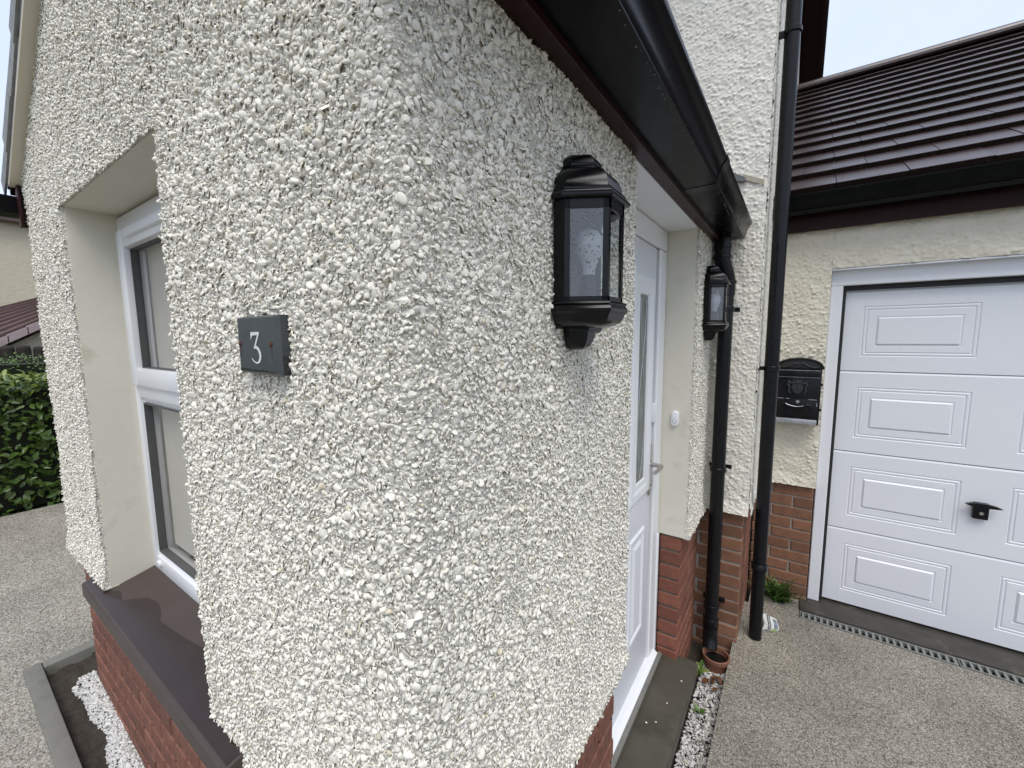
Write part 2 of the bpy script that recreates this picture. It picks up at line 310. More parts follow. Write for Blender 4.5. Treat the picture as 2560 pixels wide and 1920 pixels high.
def smooth_noise(nu, nv, cell, seed):
    """cheap value noise on a grid, about 0..1"""
    rg = np.random.default_rng(seed); a = rg.random((int(nu / cell) + 3, int(nv / cell) + 3))
    u = np.arange(nu) / cell; v = np.arange(nv) / cell; iu = u.astype(int); iv = v.astype(int)
    fu = u - iu; fv = v - iv; fu = fu * fu * (3 - 2 * fu); fv = fv * fv * (3 - 2 * fv)
    A = a[np.ix_(iu, iv)]; B = a[np.ix_(iu + 1, iv)]; Cc = a[np.ix_(iu, iv + 1)]; Dd = a[np.ix_(iu + 1, iv + 1)]
    fu = fu[:, None]; fv = fv[None]
    return (A * (1 - fu) + B * fu) * (1 - fv) + (Cc * (1 - fu) + Dd * fu) * fv

# ------------------------------------------------------------------ dimensions (metres); z = 0 is the drive by the garage
WL, WR, WT, WB = -1.632, -.731, 2.195, .862          # window opening in the porch front
XL = -2.219                                           # left end of the porch front
D1, D2, DR, ST, ZP = .8175, 1.698, -.128, 2.235, .130  # door opening, frame depth, soffit, step
ZS = .775                                             # lower edge of the pebbledash
DM, MX = 2.166, .226                                  # main house front plane, its right corner
G, GL, GT = 2.839, .543, 2.145                        # garage front plane, opening left edge and head
VS = .56; VZ0 = 2.388                                 # verge slope / height at the left eave
def gz(x):                                            # drive level: rises gently to the left
    return -.075 * (x - .18) if x < .18 else 0.0

# ================================================================== setting: ground
def sheet(name, xs, ys, zf, m, drop=None):
    V = [(x, y, zf(x, y)) for x in xs for y in ys]; ny = len(ys)
    Fc = [(i * ny + j, (i + 1) * ny + j, (i + 1) * ny + j + 1, i * ny + j + 1) for i in range(len(xs) - 1) for j in range(ny - 1)]
    o = np_mesh(name, np.array(V), np.array(Fc), m); tag(o, kind='structure'); return o
sheet('ground', [-250, -30, -6, 6, 30, 250], [-250, -30, -6, 6, 30, 250], lambda x, y: -.30, 'field')
# right-hand drive with a cut edge beside the gravel strip
bm = bmesh.new(); bm_box(bm, .183, 9, -6, 2.645, -.25, 0); o = from_bm('driveway', bm, 'resin'); tag(o, kind='structure')
bm = bmesh.new(); bm_box(bm, .226, .50, 2.645, 2.86, -.25, 0.0005); o = from_bm('driveway', bm, 'resin'); tag(o, kind='structure')
# front drive rising to the left
xs = list(np.linspace(-4.75, .183, 24))
o = sheet('driveway', xs, [-6, -.171], lambda x, y: gz(x), 'resin2')
o = sheet('driveway', list(np.linspace(-4.75, -2.545, 8)), [-.171, 8], lambda x, y: gz(x), 'resin2')
# soil beds
def bumpy(name, x0, x1, y0, y1, step, zf, amp, m, seed):
    nx = int((x1 - x0) / step) + 1; ny = int((y1 - y0) / step) + 1
    X, Y = np.meshgrid(np.linspace(x0, x1, nx), np.linspace(y0, y1, ny), indexing='ij')
    Z = np.vectorize(zf)(X, Y) + amp * (smooth_noise(nx, ny, 3, seed) + .6 * smooth_noise(nx, ny, 1.3, seed + 1) - .8)
    V = np.stack([X, Y, Z], -1).reshape(-1, 3); i = np.arange(nx - 1)[:, None] * ny + np.arange(ny - 1)[None]
    Fc = np.stack([i, i + ny, i + ny + 1, i + 1], -1).reshape(-1, 4)
    return tag(np_mesh(name, V, Fc, m, smooth=True), kind='structure')
bumpy('flower_bed', -2.50, .18, -.13, .05, .012, lambda x, y: gz(x) - .035, .022, 'soil', 3)
bumpy('flower_bed', -2.50, -2.19, .05, 3.0, .02, lambda x, y: gz(x) - .035, .022, 'soil', 4)
bumpy('gravel_bed', -.06, .19, -.05, 2.19, .012, lambda x, y: -.085, .02, 'soil', 5)

# ================================================================== pebbles (prototypes)
def ico(sub):
    bm = bmesh.new(); bmesh.ops.create_icosphere(bm, subdivisions=sub, radius=1)
    V = np.array([v.co for v in bm.verts]); Fc = np.array([[v.index for v in f.verts] for f in bm.faces]); bm.free(); return V, Fc
ICO2 = ico(2); ICO1 = ico(1)
def proto(base, kind, rg):
    V, Fc = base; V = V.copy()
    if kind == 'round':
        ax = np.array([1, rg.uniform(.62, .9), rg.uniform(.34, .5)])
        V = V * (1 + .10 * np.sin(3 * V[:, [1]] + rg.uniform(0, 6)) * np.cos(2 * V[:, [0]] + rg.uniform(0, 6)))
    elif kind == 'flat':
        ax = np.array([1, rg.uniform(.65, .95), rg.uniform(.16, .27)])
    else:
        ax = np.array([1, rg.uniform(.6, .95), rg.uniform(.28, .5)])
        for _ in range(9):
            n = rg.normal(size=3) * [1, 1, .7]; n /= np.linalg.norm(n); d = rg.uniform(.36, .75)
            V = V - np.maximum(0, V @ n - d)[:, None] * n
        V /= np.abs(V).max(0)
    return V * ax, Fc
rgp = np.random.default_rng(3)
KN = ['round'] * 4 + ['flat'] * 5 + ['chip'] * 7
BIG = [proto(ICO2, k, rgp) for k in KN]
SMALL = [proto(ICO1, k, rgp) for k in ['round'] * 2 + ['flat'] * 2 + ['chip'] * 4]
def rot_frames(n_vec, up_tilt, rg):
    """orthonormal frames with z near the given normals, spun and tilted"""
    N = len(n_vec); t = np.cross(np.tile([0, 0, 1.], (N, 1)), n_vec); bad = np.linalg.norm(t, axis=1) < .1; t[bad] = [1, 0, 0]
    t /= np.linalg.norm(t, axis=1)[:, None]; b = np.cross(n_vec, t)
    a = rg.uniform(0, 2 * np.pi, N); ca, sa = np.cos(a)[:, None], np.sin(a)[:, None]
    e1 = ca * t + sa * b; e2 = -sa * t + ca * b
    th = np.clip(rg.normal(0, up_tilt, N), -1.35, 1.35); ct, st = np.cos(th)[:, None], np.sin(th)[:, None]
    f1 = ct * e1 + st * n_vec; f3 = -st * e1 + ct * n_vec
    ph = np.clip(rg.normal(0, up_tilt * .6, N), -1, 1); cp, sp = np.cos(ph)[:, None], np.sin(ph)[:, None]
    f2 = cp * e2 + sp * f3; f3 = -sp * e2 + cp * f3
    return np.stack([f1, f2, f3], -1)
def scatter(name, pos, nrm, size, protos, m, parent, rg, tilt=.5, kind='stuff', cull=None, smooth=True):
    N = len(pos); Rm = rot_frames(nrm, tilt, rg); pick = rg.integers(0, len(protos), N); tv = rg.random(N)
    Vs, Fs, Ts, off = [], [], [], 0
    for k, (V, Fc) in enumerate(protos):
        idx = np.where(pick == k)[0]
        if not len(idx): continue
        if cull is not None:      # drop the embedded underside
            keep = (V[Fc].mean(1)[:, 2] > cull * V[:, 2].min()); Fk = Fc[keep]
        else: Fk = Fc
        used = np.unique(Fk); mp = -np.ones(len(V), int); mp[used] = np.arange(len(used)); Vk = V[used]; Fk = mp[Fk]
        W_ = np.einsum('nij,vj->nvi', Rm[idx] * size[idx][:, None, None], Vk) + pos[idx][:, None]
        Vs.append(W_.reshape(-1, 3)); Fs.append((Fk[None] + (np.arange(len(idx)) * len(Vk))[:, None, None]).reshape(-1, 3) + off)
        Ts.append(np.repeat(tv[idx], len(Vk))); off += len(idx) * len(Vk)
    o = np_mesh(name, np.concatenate(Vs), np.concatenate(Fs), m, parent, smooth=smooth, tint=np.concatenate(Ts))
    if kind: o['kind'] = kind
    return o

# ================================================================== porch
porch = thing('entrance_porch', (-1.1, 1.0, .1), 'white pebbledashed porch with brick base, brown window sill and white front door', 'porch')
# ---- solid core behind the dash (smooth cream reveals)
core = [(XL + .01, WL, .004, .20, .80, WT), (WR, -.012, .004, .20, .80, WT), (XL + .01, -.012, .004, .20, WT, 2.42),
        (XL + .01, -.012, .06, .20, -.1, .80),
        (-.20, -.004, .2, D1, .80, ST), (-.20, -.03, .2, D1, -.1, .80),
        (-.20, -.004, D2, DM, ZS + .004, ST), (-.20, -.05, D2 + .06, DM, -.1, ZS + .004),
        (-.20, -.004, .2, DM, ST, 2.42), (XL + .01, XL + .2, .2, DM, -.1, 2.42)]
boxes('wall_core', core, 'cream', porch)
boxes('inner_lining', [(XL + .2, -.2, .2, 2.10, .10, .125), (XL + .2, -.2, .2, 2.10, 2.38, 2.40), (XL + .2, -.2, 2.10, 2.13, .125, 2.38),
                       (XL + .2, XL + .205, .2, 2.1, .125, 2.38), (-.205, -.2, .2, .9, .125, 2.38)], 'inner_white', porch)
# ---- dash skin: unrolled strip s (front s<0, side s>0) by z
RC = .010; Q = RC * math.pi / 4
def path(s):
    s = np.asarray(s, float); P = np.zeros(s.shape + (3,)); Nn = np.zeros(s.shape + (3,))
    a = -np.pi / 2 + (np.clip(s, -Q, Q) + Q) / (2 * Q) * np.pi / 2
    P[..., 0] = -RC + RC * np.cos(a); P[..., 1] = RC + RC * np.sin(a); Nn[..., 0] = np.cos(a); Nn[..., 1] = np.sin(a)
    P[..., 0] += np.where(s < -Q, s + Q, 0); P[..., 1] += np.where(s > Q, s - Q, 0)
    return P, Nn
S0, S1 = XL + RC - Q, D1 - RC + Q
_wn = smooth_noise(400, 330, 22, 21) - .5
_wn2 = smooth_noise(400, 330, 7, 22) - .5
def wob(s, z):                     # low frequency unevenness of the render, metres along the normal
    i = np.clip(((np.asarray(s) - S0) / .01), 0, 399).astype(int); j = np.clip(((np.asarray(z) - .7) / .01), 0, 329).astype(int)
    return .006 * _wn[i, j] + .003 * _wn2[i, j] + .005
def zlow(s):                       # lower edge: on the sill at the far left, below it near the corner
    s = np.asarray(s); return np.where(s < WL + .03, .855, ZS)
def flare(s, z): return .016 * np.clip(1 - (z - zlow(s)) / .10, 0, 1) ** 1.5
def ztop(s):
    s = np.asarray(s); x = np.minimum(s, 0); h = np.minimum(VZ0 + VS * (x - XL), VZ0 + VS * (-.0 - x) )
    return np.where(s < 0, h, ST)
def open_(s, z, mrg=0):
    return (s > WL + mrg) & (s < WR - mrg) & (z < WT - mrg) & (z > .5)
def skin(parent):
    st = .0072; ns = int((S1 - S0) / st) + 1; nz_ = int((3.02 - ZS) / st) + 1
    s = np.linspace(S0, S1, ns); zz = np.linspace(0, 1, nz_)
    Sg = np.repeat(s[:, None], nz_, 1); lo = zlow(s)[:, None]; hi = ztop(s)[:, None]
    Zg = lo + (hi - lo) * zz[None]
    # keep rows level: use absolute z clipped to the edges
    Zabs = np.linspace(ZS, 3.02, nz_); Zg = np.clip(np.repeat(Zabs[None], ns, 0), lo, hi)
    Pp, Nn = path(Sg); d = wob(Sg, Zg) + flare(Sg, Zg) - .0008 + .0034 * (RNG.random(Sg.shape) - .35)
    V = Pp + Nn * d[..., None]; V[..., 2] = Zg
    idx = np.arange(ns)[:, None] * nz_ + np.arange(nz_)[None]
    sm = (s[:-1] + s[1:])[:, None] / 2; zm = (Zg[:-1, :-1] + Zg[1:, 1:]) / 2
    okf = ~open_(np.repeat(sm, nz_ - 1, 1), zm) & ((Zg[:-1, 1:] - Zg[:-1, :-1]) > 1e-5)
    Fc = np.stack([idx[:-1, :-1], idx[1:, :-1], idx[1:, 1:], idx[:-1, 1:]], -1)[okf]
    V = V.reshape(-1, 3)
    # underside of the drip edge
    jl = np.array([np.argmax((Zg[i, 1:] - Zg[i, :-1]) > 1e-5) for i in range(ns)]); base = len(V)
    low = V[idx[np.arange(ns), jl]]; Pp2, Nn2 = path(s); und = Pp2 - Nn2 * .05; und[:, 2] = low[:, 2] + .004
    V = np.concatenate([V, und]); ext = []
    for i in range(ns - 1):
        if WL < s[i] < WR: continue
        if jl[i] == jl[i + 1]: ext.append((idx[i, jl[i]], base + i, base + i + 1, idx[i + 1, jl[i + 1]]))
    Fc = np.concatenate([Fc, np.array(ext)])
    # returns at every free edge, so the render has thickness
    E_ = np.concatenate([Fc[:, [0, 1]], Fc[:, [1, 2]], Fc[:, [2, 3]], Fc[:, [3, 0]]]); key = np.sort(E_, 1); kk = key[:, 0].astype(np.int64) * 10 ** 7 + key[:, 1]
    u_, inv_, cnt = np.unique(kk, return_inverse=True, return_counts=True); bd = E_[cnt[inv_] == 1]; bd = bd[(bd < base).all(1)]
    ib = np.unique(bd); m_ = -np.ones(len(V), int); m_[ib] = len(V) + np.arange(len(ib)); sf, zf_ = Sg.ravel()[ib], Zg.ravel()[ib]; Pb, Nb = path(sf); Pb[:, 2] = zf_
    V = np.concatenate([V, Pb - Nb * .008]); Fc = np.concatenate([Fc, np.stack([bd[:, 1], bd[:, 0], m_[bd[:, 0]], m_[bd[:, 1]]], 1)])
    return np_mesh('pebbledash_wall', V, Fc, 'dash', parent, smooth=True)
wall = skin(porch)

def visible(P, mrg=.16):
    d = P - np.array(CAM); x = d @ np.array(_R); y = d @ np.array(_U); z = d @ np.array(_F)
    return (z > .05) & (np.abs(x / z) < (1280 / F_PX) * (1 + mrg)) & (np.abs(y / z) < (960 / F_PX) * (1 + mrg)), z
def wall_points(pitch, occ, s0, s1, z0, z1, rg, jit=.5):
    a = np.arange(s0, s1, pitch); b = np.arange(z0, z1, pitch * .92)
    A, B = np.meshgrid(a, b, indexing='ij'); A = A + (np.arange(len(b)) % 2)[None] * pitch * .5
    A = A + rg.uniform(-jit, jit, A.shape) * pitch; B = B + rg.uniform(-jit, jit, B.shape) * pitch
    s, z = A.ravel(), B.ravel(); k = rg.random(len(s)) < occ
    s, z = s[k], z[k]
    ok = (z > zlow(s) + .002) & (z < ztop(s)) & (s > S0 + .002) & (s < S1 + .002) & ~open_(s, z, .002)
    s, z = s[ok], z[ok]; Pp, Nn = path(s); Pp[:, 2] = z
    v, _ = visible(Pp); s, z, Pp, Nn = s[v], z[v], Pp[v], Nn[v]
    return s, z, Pp, Nn
rg = np.random.default_rng(5)
NEAR = 1.15
def dist(P): return np.linalg.norm(P - np.array(CAM), axis=1)
# patchiness: some areas hold more stones, some more paint
_pt = smooth_noise(400, 330, 9, 31)
def patch(s, z):
    i = np.clip(((s - S0) / .01), 0, 399).astype(int); j = np.clip(((z - .7) / .01), 0, 329).astype(int); return _pt[i, j]
s, z, Pp, Nn = wall_points(.0101, .95, S0, S1, ZS, 2.95, rg)
dd = dist(Pp); near = dd < NEAR
k = near & (rg.random(len(s)) < .62 + .5 * patch(s, z))
s1_, z1_, P1, N1 = s[k], z[k], Pp[k], Nn[k]
a1 = np.clip(rg.lognormal(math.log(.0054), .30, len(s1_)), .0028, .0092)
P1 = P1 + N1 * (wob(s1_, z1_) + flare(s1_, z1_) + a1 * rg.uniform(-.06, .28, len(s1_)))[:, None]
# the 300 stones that show largest become parts of their own
face = np.abs(np.einsum('ij,ij->i', N1, (np.array(CAM) - P1) / dist(P1)[:, None])); vis_in, _ = visible(P1, -.02)
rank = np.argsort(-(a1 / dist(P1) * (.3 + face)) * vis_in); top = rank[:300]; rest = np.setdiff1d(np.arange(len(a1)), top)
hf = rg.random(len(rest)) < .45
scatter('pebbledash', P1[rest][hf], N1[rest][hf], a1[rest][hf], BIG[:9], 'pebble', wall, rg, tilt=.55, cull=.6)
scatter('pebbledash', P1[rest][~hf], N1[rest][~hf], a1[rest][~hf] * 1.05, BIG[9:], 'pebble', wall, rg, tilt=.6, cull=.6, smooth=False)
PM = []
for V, Fc in BIG:
    me = bpy.data.meshes.new('pebble'); me.from_pydata([tuple(v) for v in V], [], [tuple(int(i) for i in f) for f in Fc]); me.materials.append(M['pebble'])
    me.polygons.foreach_set('use_smooth', [len(PM) < 9] * len(me.polygons))
    at = me.attributes.new('tint', 'FLOAT', 'POINT'); at.data.foreach_set('value', [random.uniform(.1, .9)] * len(V)); PM.append(me)
Rt = rot_frames(N1[top], .5, rg)
for q, i in enumerate(top):
    o = bpy.data.objects.new('pebble', PM[int(rg.integers(2, len(PM)))])
    mw = Matrix(Rt[q].tolist()).to_4x4() @ Matrix.Diagonal((a1[i] * .93, a1[i] * .93, a1[i] * .8, 1)); mw.translation = Vector(P1[i] - N1[i] * .0006); link(o, wall, mw)
# small grit and chips between
s, z, Pp, Nn = wall_points(.0061, .76, S0, S1, ZS, 2.95, rg)
k = dist(Pp) < NEAR; s, z, Pp, Nn = s[k], z[k], Pp[k], Nn[k]; a = np.clip(rg.lognormal(math.log(.0029), .3, len(s)), .0014, .0050)
Pp = Pp + Nn * (wob(s, z) + flare(s, z) + a * rg.uniform(.0, .5, len(s)))[:, None]
scatter('pebbledash', Pp, Nn, a, SMALL, 'pebble', wall, rg, tilt=.8, smooth=False, cull=.5)
# farther part: simpler stones
s, z, Pp, Nn = wall_points(.0086, .9, S0, S1, ZS, 2.95, rg)
k = dist(Pp) >= NEAR; s, z, Pp, Nn = s[k], z[k], Pp[k], Nn[k]; a = np.clip(rg.lognormal(math.log(.0049), .25, len(s)), .0026, .0085)
Pp = Pp + Nn * (wob(s, z) + flare(s, z) + a * rg.uniform(.0, .5, len(s)))[:, None]
scatter('pebbledash', Pp, Nn, a, SMALL, 'pebble', wall, rg, tilt=.6, cull=.5)
# pier between the door and the main house
def flat_scatter(name, x, y0, y1, z0, z1, pitch, parent, rg, med=.0046):
    n = int((y1 - y0) * (z1 - z0) / pitch ** 2); P = np.stack([np.full(n, x), rg.uniform(y0, y1, n), rg.uniform(z0, z1, n)], 1)
    a = np.clip(rg.lognormal(math.log(med), .25, n), .0025, .008); P[:, 0] += a * rg.uniform(0, .5, n) + .014 * np.clip(1 - (P[:, 2] - z0) / .09, 0, 1) ** 1.5
    return scatter(name, P, np.tile([1., 0, 0], (n, 1)), a, SMALL, 'pebble', parent, rg, tilt=.6, cull=.5)
prism('pebbledash_wall', [(-.03, ZS + .003), (.016, ZS), (.006, ZS + .06), (.002, ZS + .1), (.002, ST), (-.03, ST)], 'y', D2 + .001, DM, 'dash', porch)
pier = bpy.data.objects['pebbledash_wall.001']
flat_scatter('pebbledash', .004, D2 + .002, DM, ZS, ST, .0078, pier, rg)
# ---- soffit over the door, drip ends of the reveals
box('door_soffit', DR - .02, .001, D1 - .01, D2 - .001, ST - .006, ST + .001, 'white', porch)
# ---- window
win = box('window', WL - .03, WR + .03, .150, .175, .875, 2.20, 'white', porch)   # back plate replaced by frame pieces below
me = win.data; bm = bmesh.new()
FX0, FX1, FZ0, FZ1, FY = WL - .028, WR + .028, .872, 2.186, .131
def frame_ring(bm, x0, x1, z0, z1, w, y0, y1):
    bm_box(bm, x0, x0 + w, y0, y1, z0, z1); bm_box(bm, x1 - w, x1, y0, y1, z0, z1)
    bm_box(bm, x0 + w, x1 - w, y0, y1, z0, z0 + w); bm_box(bm, x0 + w, x1 - w, y0, y1, z1 - w, z1)
frame_ring(bm, FX0, FX1, FZ0, FZ1, .062, FY, FY + .07)
bm_box(bm, FX0 + .062, FX1 - .062, FY, FY + .07, 1.546, 1.602)
bevel(bm, .006, 2); bm.to_mesh(me); bm.free(); me.polygons.foreach_set('use_smooth', [True] * len(me.polygons)); me.set_sharp_from_angle(angle=R_(40))
bm = bmesh.new(); frame_ring(bm, FX0 + .052, FX1 - .052, 1.592, FZ1 - .052, .064, FY - .014, FY + .05); bevel(bm, .007, 2)
from_bm('opening_sash', bm, 'white', win, True, flat_angle=40)
bm = bmesh.new(); frame_ring(bm, FX0 + .060, FX1 - .060, FZ0 + .060, 1.548, .022, FY + .012, FY + .05); bevel(bm, .006, 2)
from_bm('glazing_bead', bm, 'white', win, True, flat_angle=40)
bm = bmesh.new()
for (x0, x1, z0, z1) in ((FX0 + .114, FX1 - .114, 1.654, FZ1 - .114), (FX0 + .080, FX1 - .080, FZ0 + .080, 1.528)):
    frame_ring(bm, x0, x1, z0, z1, .005, FY + .006, FY + .03)
from_bm('gasket', bm, 'seam', win)
box('pane', FX0 + .11, FX1 - .11, FY + .022, FY + .024, 1.65, FZ1 - .11, 'glass', win)
box('pane', FX0 + .078, FX1 - .078, FY + .026, FY + .028, FZ0 + .078, 1.53, 'glass', win)
o = box('trickle_vent', -1.47, -.90, FY - .026, FY - .012, 2.094, 2.122, 'white', win, .004)
box('drain_cap', -1.575, -1.545, FY - .008, FY + .001, .905, .922, 'white', win, .003)
# inner blind edge seen through the glass
box('blind', FX0 + .085, FX1 - .085, .186, .189, .965, 2.10, 'curtain', win)
box('inner_sill', FX0, FX1, .201, .33, .872, .90, 'white', win, .006)
# ---- sill: sloping top, wet front half
sx0, sx1 = -1.80, -.565
prof = [(-.046, .792), (-.046, .836), (-.040, .842), (.138, .884), (.138, .80), (-.02, .80), (-.026, .792)]
sill = prism('window_sill', prof, 'x', sx0, sx1, 'sill', porch)
# wet patch: irregular sheet a hair above the slope
def slope_z(y): return .842 + (y + .040) * (.042 / .178)
rgw = np.random.default_rng(8); n = 90; xs_ = np.linspace(sx0 + .006, sx1 - .01, n)
edge = .018 + .038 * (smooth_noise(n, 3, 14, 81)[:, 0]) + .022 * smooth_noise(n, 3, 4, 82)[:, 0]; edge += np.interp(xs_, [sx0, sx0 + .30, sx0 + .38, sx1], [-.05, -.042, .012, .03])
Vw, Fw = [], []
for i in range(n):
    Vw += [(xs_[i], -.036, slope_z(-.036) + .0012), (xs_[i], max(edge[i], -.034), slope_z(max(edge[i], -.034)) + .0012)]
    if i: Fw.append((2 * i - 2, 2 * i, 2 * i + 1, 2 * i - 1))
np_mesh('wet_patch', np.array(Vw), np.array(Fw), 'sill_wet', sill)

# ---- bricks
BC = {}
def brick_mesh(dx, dy, dz, m, bev=.004):
    key = (round(dx, 3), round(dy, 3), round(dz, 3), m)
    if key not in BC:
        bm = bmesh.new(); bm_box(bm, 0, dx, 0, dy, 0, dz); bevel(bm, bev, 1); me = bpy.data.meshes.new('brick'); bm.to_mesh(me); bm.free(); me.materials.append(M[m]); BC[key] = me
    return BC[key]
rb = random.Random(4)
def brick(parent, x0, x1, y0, y1, z0, z1, m):
    o = bpy.data.objects.new('brick', brick_mesh(x1 - x0, y1 - y0, z1 - z0, m))
    j = lambda a: rb.uniform(-a, a)
    link(o, parent, Matrix.Translation((x0 + j(.0012), y0 + j(.0015), z0 + j(.0008)))); return o
CO = .075
def courses(z1, z0):
    z = z1; i = 0; L = []
    while z > z0 + .01: L.append((i, max(z - CO, z0), z - .010)); z -= CO; i += 1
    return L
BY = .022          # brick face of the porch front; side face at x = -BY
pl = boxes('brick_base', [(XL + .03, -.03, BY + .008, .06, -.12, .80), (-.06, -BY - .008, .06, D1, -.12, .80)], 'mortar_dark', porch)
for i, z0, z1 in courses(.795, -.06):
    # front, from the left corner
    x = XL + .022; first = True
    while x < -.16:
        L = .1025 if (first and i % 2) else .215; x1 = min(x + L, -.135 if not i % 2 else -.245)
        if x1 - x > .04: brick(pl, x, x1, BY, BY + .03, z0, z1, 'brick_rustic')
        x = x1 + .010; first = False
        if x1 >= (-.136 if not i % 2 else -.246): break
    # corner brick and side
    if i % 2: brick(pl, -.237, -BY, BY, BY + .1025, z0, z1, 'brick_rustic'); y = BY + .1125
    else: brick(pl, -.1245, -BY, BY, BY + .215, z0, z1, 'brick_rustic'); y = BY + .225
    while y < D1 - .05:
        y1 = min(y + .215, D1 - .004)
        if y1 - y > .03: brick(pl, -BY - .1, -BY, y, y1, z0, z1, 'brick_rustic')
        y = y1 + .010
pl2 = boxes('brick_base', [(DR + .012, -BY - .008, D2 + .010, DM - .01, -.12, ZS + .003)], 'mortar_dark', porch)
for i, z0, z1 in courses(ZS + .002, -.06):
    y1 = D2 + (.215 if i % 2 else .1025)
    brick(pl2, DR + .006, -BY, D2 + .004, y1, z0, z1, 'brick_red')
    y = y1 + .01
    while y < DM - .03:
        yb = min(y + .215, DM - .012)
        if yb - y > .03: brick(pl2, -BY - .1, -BY, y, yb, z0, z1, 'brick_rustic')
        y = yb + .01

# ---- front door
door = box('front_door', DR - .062, DR - .014, .900, 1.578, .165, 2.137, 'door_white', porch, .003)
dfr = boxes('door_frame', [(DR - .07, DR, 1.590, D2 - .003, ZP + .004, 2.137), (DR - .07, DR, D1 + .002, .895, ZP + .004, 2.137),
                           (DR - .07, DR, D1 + .002, D2 - .003, 2.140, ST - .007)], 'white', porch, .005)
boxes('seal', [(DR - .05, DR - .018, 1.578, 1.590, .15, 2.14), (DR - .05, DR - .018, .9, 1.578, 2.137, 2.1405)], 'seam', dfr)
box('brick_trim', DR - .004, DR + .006, 1.676, 1.697, ZP + .004, ZS + .004, 'white', dfr, .002)
xf = DR - .014
def cassette(y0, y1, z0, z1):
    bm = bmesh.new()
    def ring(w0, w1, d0, d1):
        A = [(y0 + w0, z0 + w0), (y1 - w0, z0 + w0), (y1 - w0, z1 - w0), (y0 + w0, z1 - w0)]; B = [(y0 + w1, z0 + w1), (y1 - w1, z0 + w1), (y1 - w1, z1 - w1), (y0 + w1, z1 - w1)]
        a = [bm.verts.new((xf + d0, *p)) for p in A]; b = [bm.verts.new((xf + d1, *p)) for p in B]
        for i in range(4): bm.faces.new((a[i], a[(i + 1) % 4], b[(i + 1) % 4], b[i]))
    ring(0, .001, .0, .006); ring(.001, .012, .006, .012); ring(.012, .042, .012, .012); ring(.042, .056, .012, .008); ring(.056, .078, .008, .008); ring(.078, .082, .008, .002)
    return from_bm('glazing_cassette', bm, 'white', door)
for (y0, y1) in ((1.255, 1.535), (.945, 1.225)):
    cassette(y0, y1, 1.050, 2.005)
    box('pane', xf + .0008, xf + .0024, y0 + .08, y1 - .08, 1.128, 1.927, 'door_glass', door)
    yc = (y0 + y1) / 2; w = .05
    for sgn in (1, -1):      # curved leadwork
        tube('lead_came', [(xf + .003, yc + sgn * w * math.sin(t * math.pi * 1.5) * (1 - .3 * t), 1.14 + .77 * t) for t in np.linspace(0, 1, 22)], .0024, 'came', door, 6)
    # lower panel
    bm = bmesh.new(); yy0, yy1, zz0, zz1 = y0 + .035, y1 - .045, .395, .895
    rings = [(0, 0), (.008, .007), (.02, .007), (.03, .001), (.044, .001), (.062, .008)]; prev = None
    for w, d in rings:
        cur = [bm.verts.new((xf + d, *p)) for p in ((yy0 + w, zz0 + w), (yy1 - w, zz0 + w), (yy1 - w, zz1 - w), (yy0 + w, zz1 - w))]
        if prev:
            for i in range(4): bm.faces.new((prev[i], prev[(i + 1) % 4], cur[(i + 1) % 4], cur[i]))
        prev = cur
    bm.faces.new(prev); from_bm('door_panel', bm, 'door_white', door)
h = box('door_handle', xf, xf + .010, 1.536, 1.562, 1.020, 1.262, 'steel', door, .004)
tube('lever', [(xf + .008, 1.549, 1.166), (xf + .048, 1.549, 1.166), (xf + .056, 1.545, 1.166), (xf + .059, 1.532, 1.165), (xf + .058, 1.49, 1.163), (xf + .053, 1.452, 1.160)], [.010, .010, .0098, .0092, .0085, .0085], 'steel', h, 12)
tube('cylinder', [(xf + .009, 1.549, 1.075), (xf + .016, 1.549, 1.075)], .009, 'steel', h, 14)
box('latch_guard', xf, xf + .014, 1.560, 1.588, 1.360, 1.450, 'white', door, .004)
prism('door_cill', [(DR - .06, ZP + .035), (DR + .004, ZP + .035), (DR + .022, ZP + .022), (DR + .022, ZP + .006), (DR - .06, ZP + .006)], 'y', D1 + .01, 1.672, 'white', porch)
prism('cill_trim', [(DR + .022, ZP + .003), (DR + .040, ZP + .003), (DR + .040, ZP + .016), (DR + .022, ZP + .020)], 'y', D1 + .01, 1.690, 'kerb', porch)

# ---- porch roof: fascia, verge, slopes
prism('fascia', [(.004, ST - .006), (.038, ST - .006), (.0395, ST - .003), (.0395, 2.37), (.004, 2.37)], 'y', -.05, DM - .004, 'maroon', porch)
prism('fascia', [(XL - .026, 2.215), (XL - .002, 2.215), (XL - .002, 2.37), (XL - .026, 2.37)], 'y', -.014, DM - .004, 'maroon', porch)
box('fascia_end', XL - .030, XL + .012, -.024, -.0145, 2.214, 2.372, 'maroon', porch, .002)
APX = XL / 2; AZ = VZ0 + VS * (APX - XL)
def slope_slab(name, xe, ze, xa, za, y0, y1, th, off, m, parent):
    d = Vector((xa - xe, 0, za - ze)).normalized(); nn = Vector((-d.z, 0, d.x)); nn = nn if nn.z > 0 else -nn
    p = [Vector((xe, 0, ze)) + nn * off, Vector((xa, 0, za)) + nn * off, Vector((xa, 0, za)) + nn * (off + th), Vector((xe, 0, ze)) + nn * (off + th)]
    return prism(name, [(v.x, v.z) for v in p], 'y', y0, y1, m, parent)
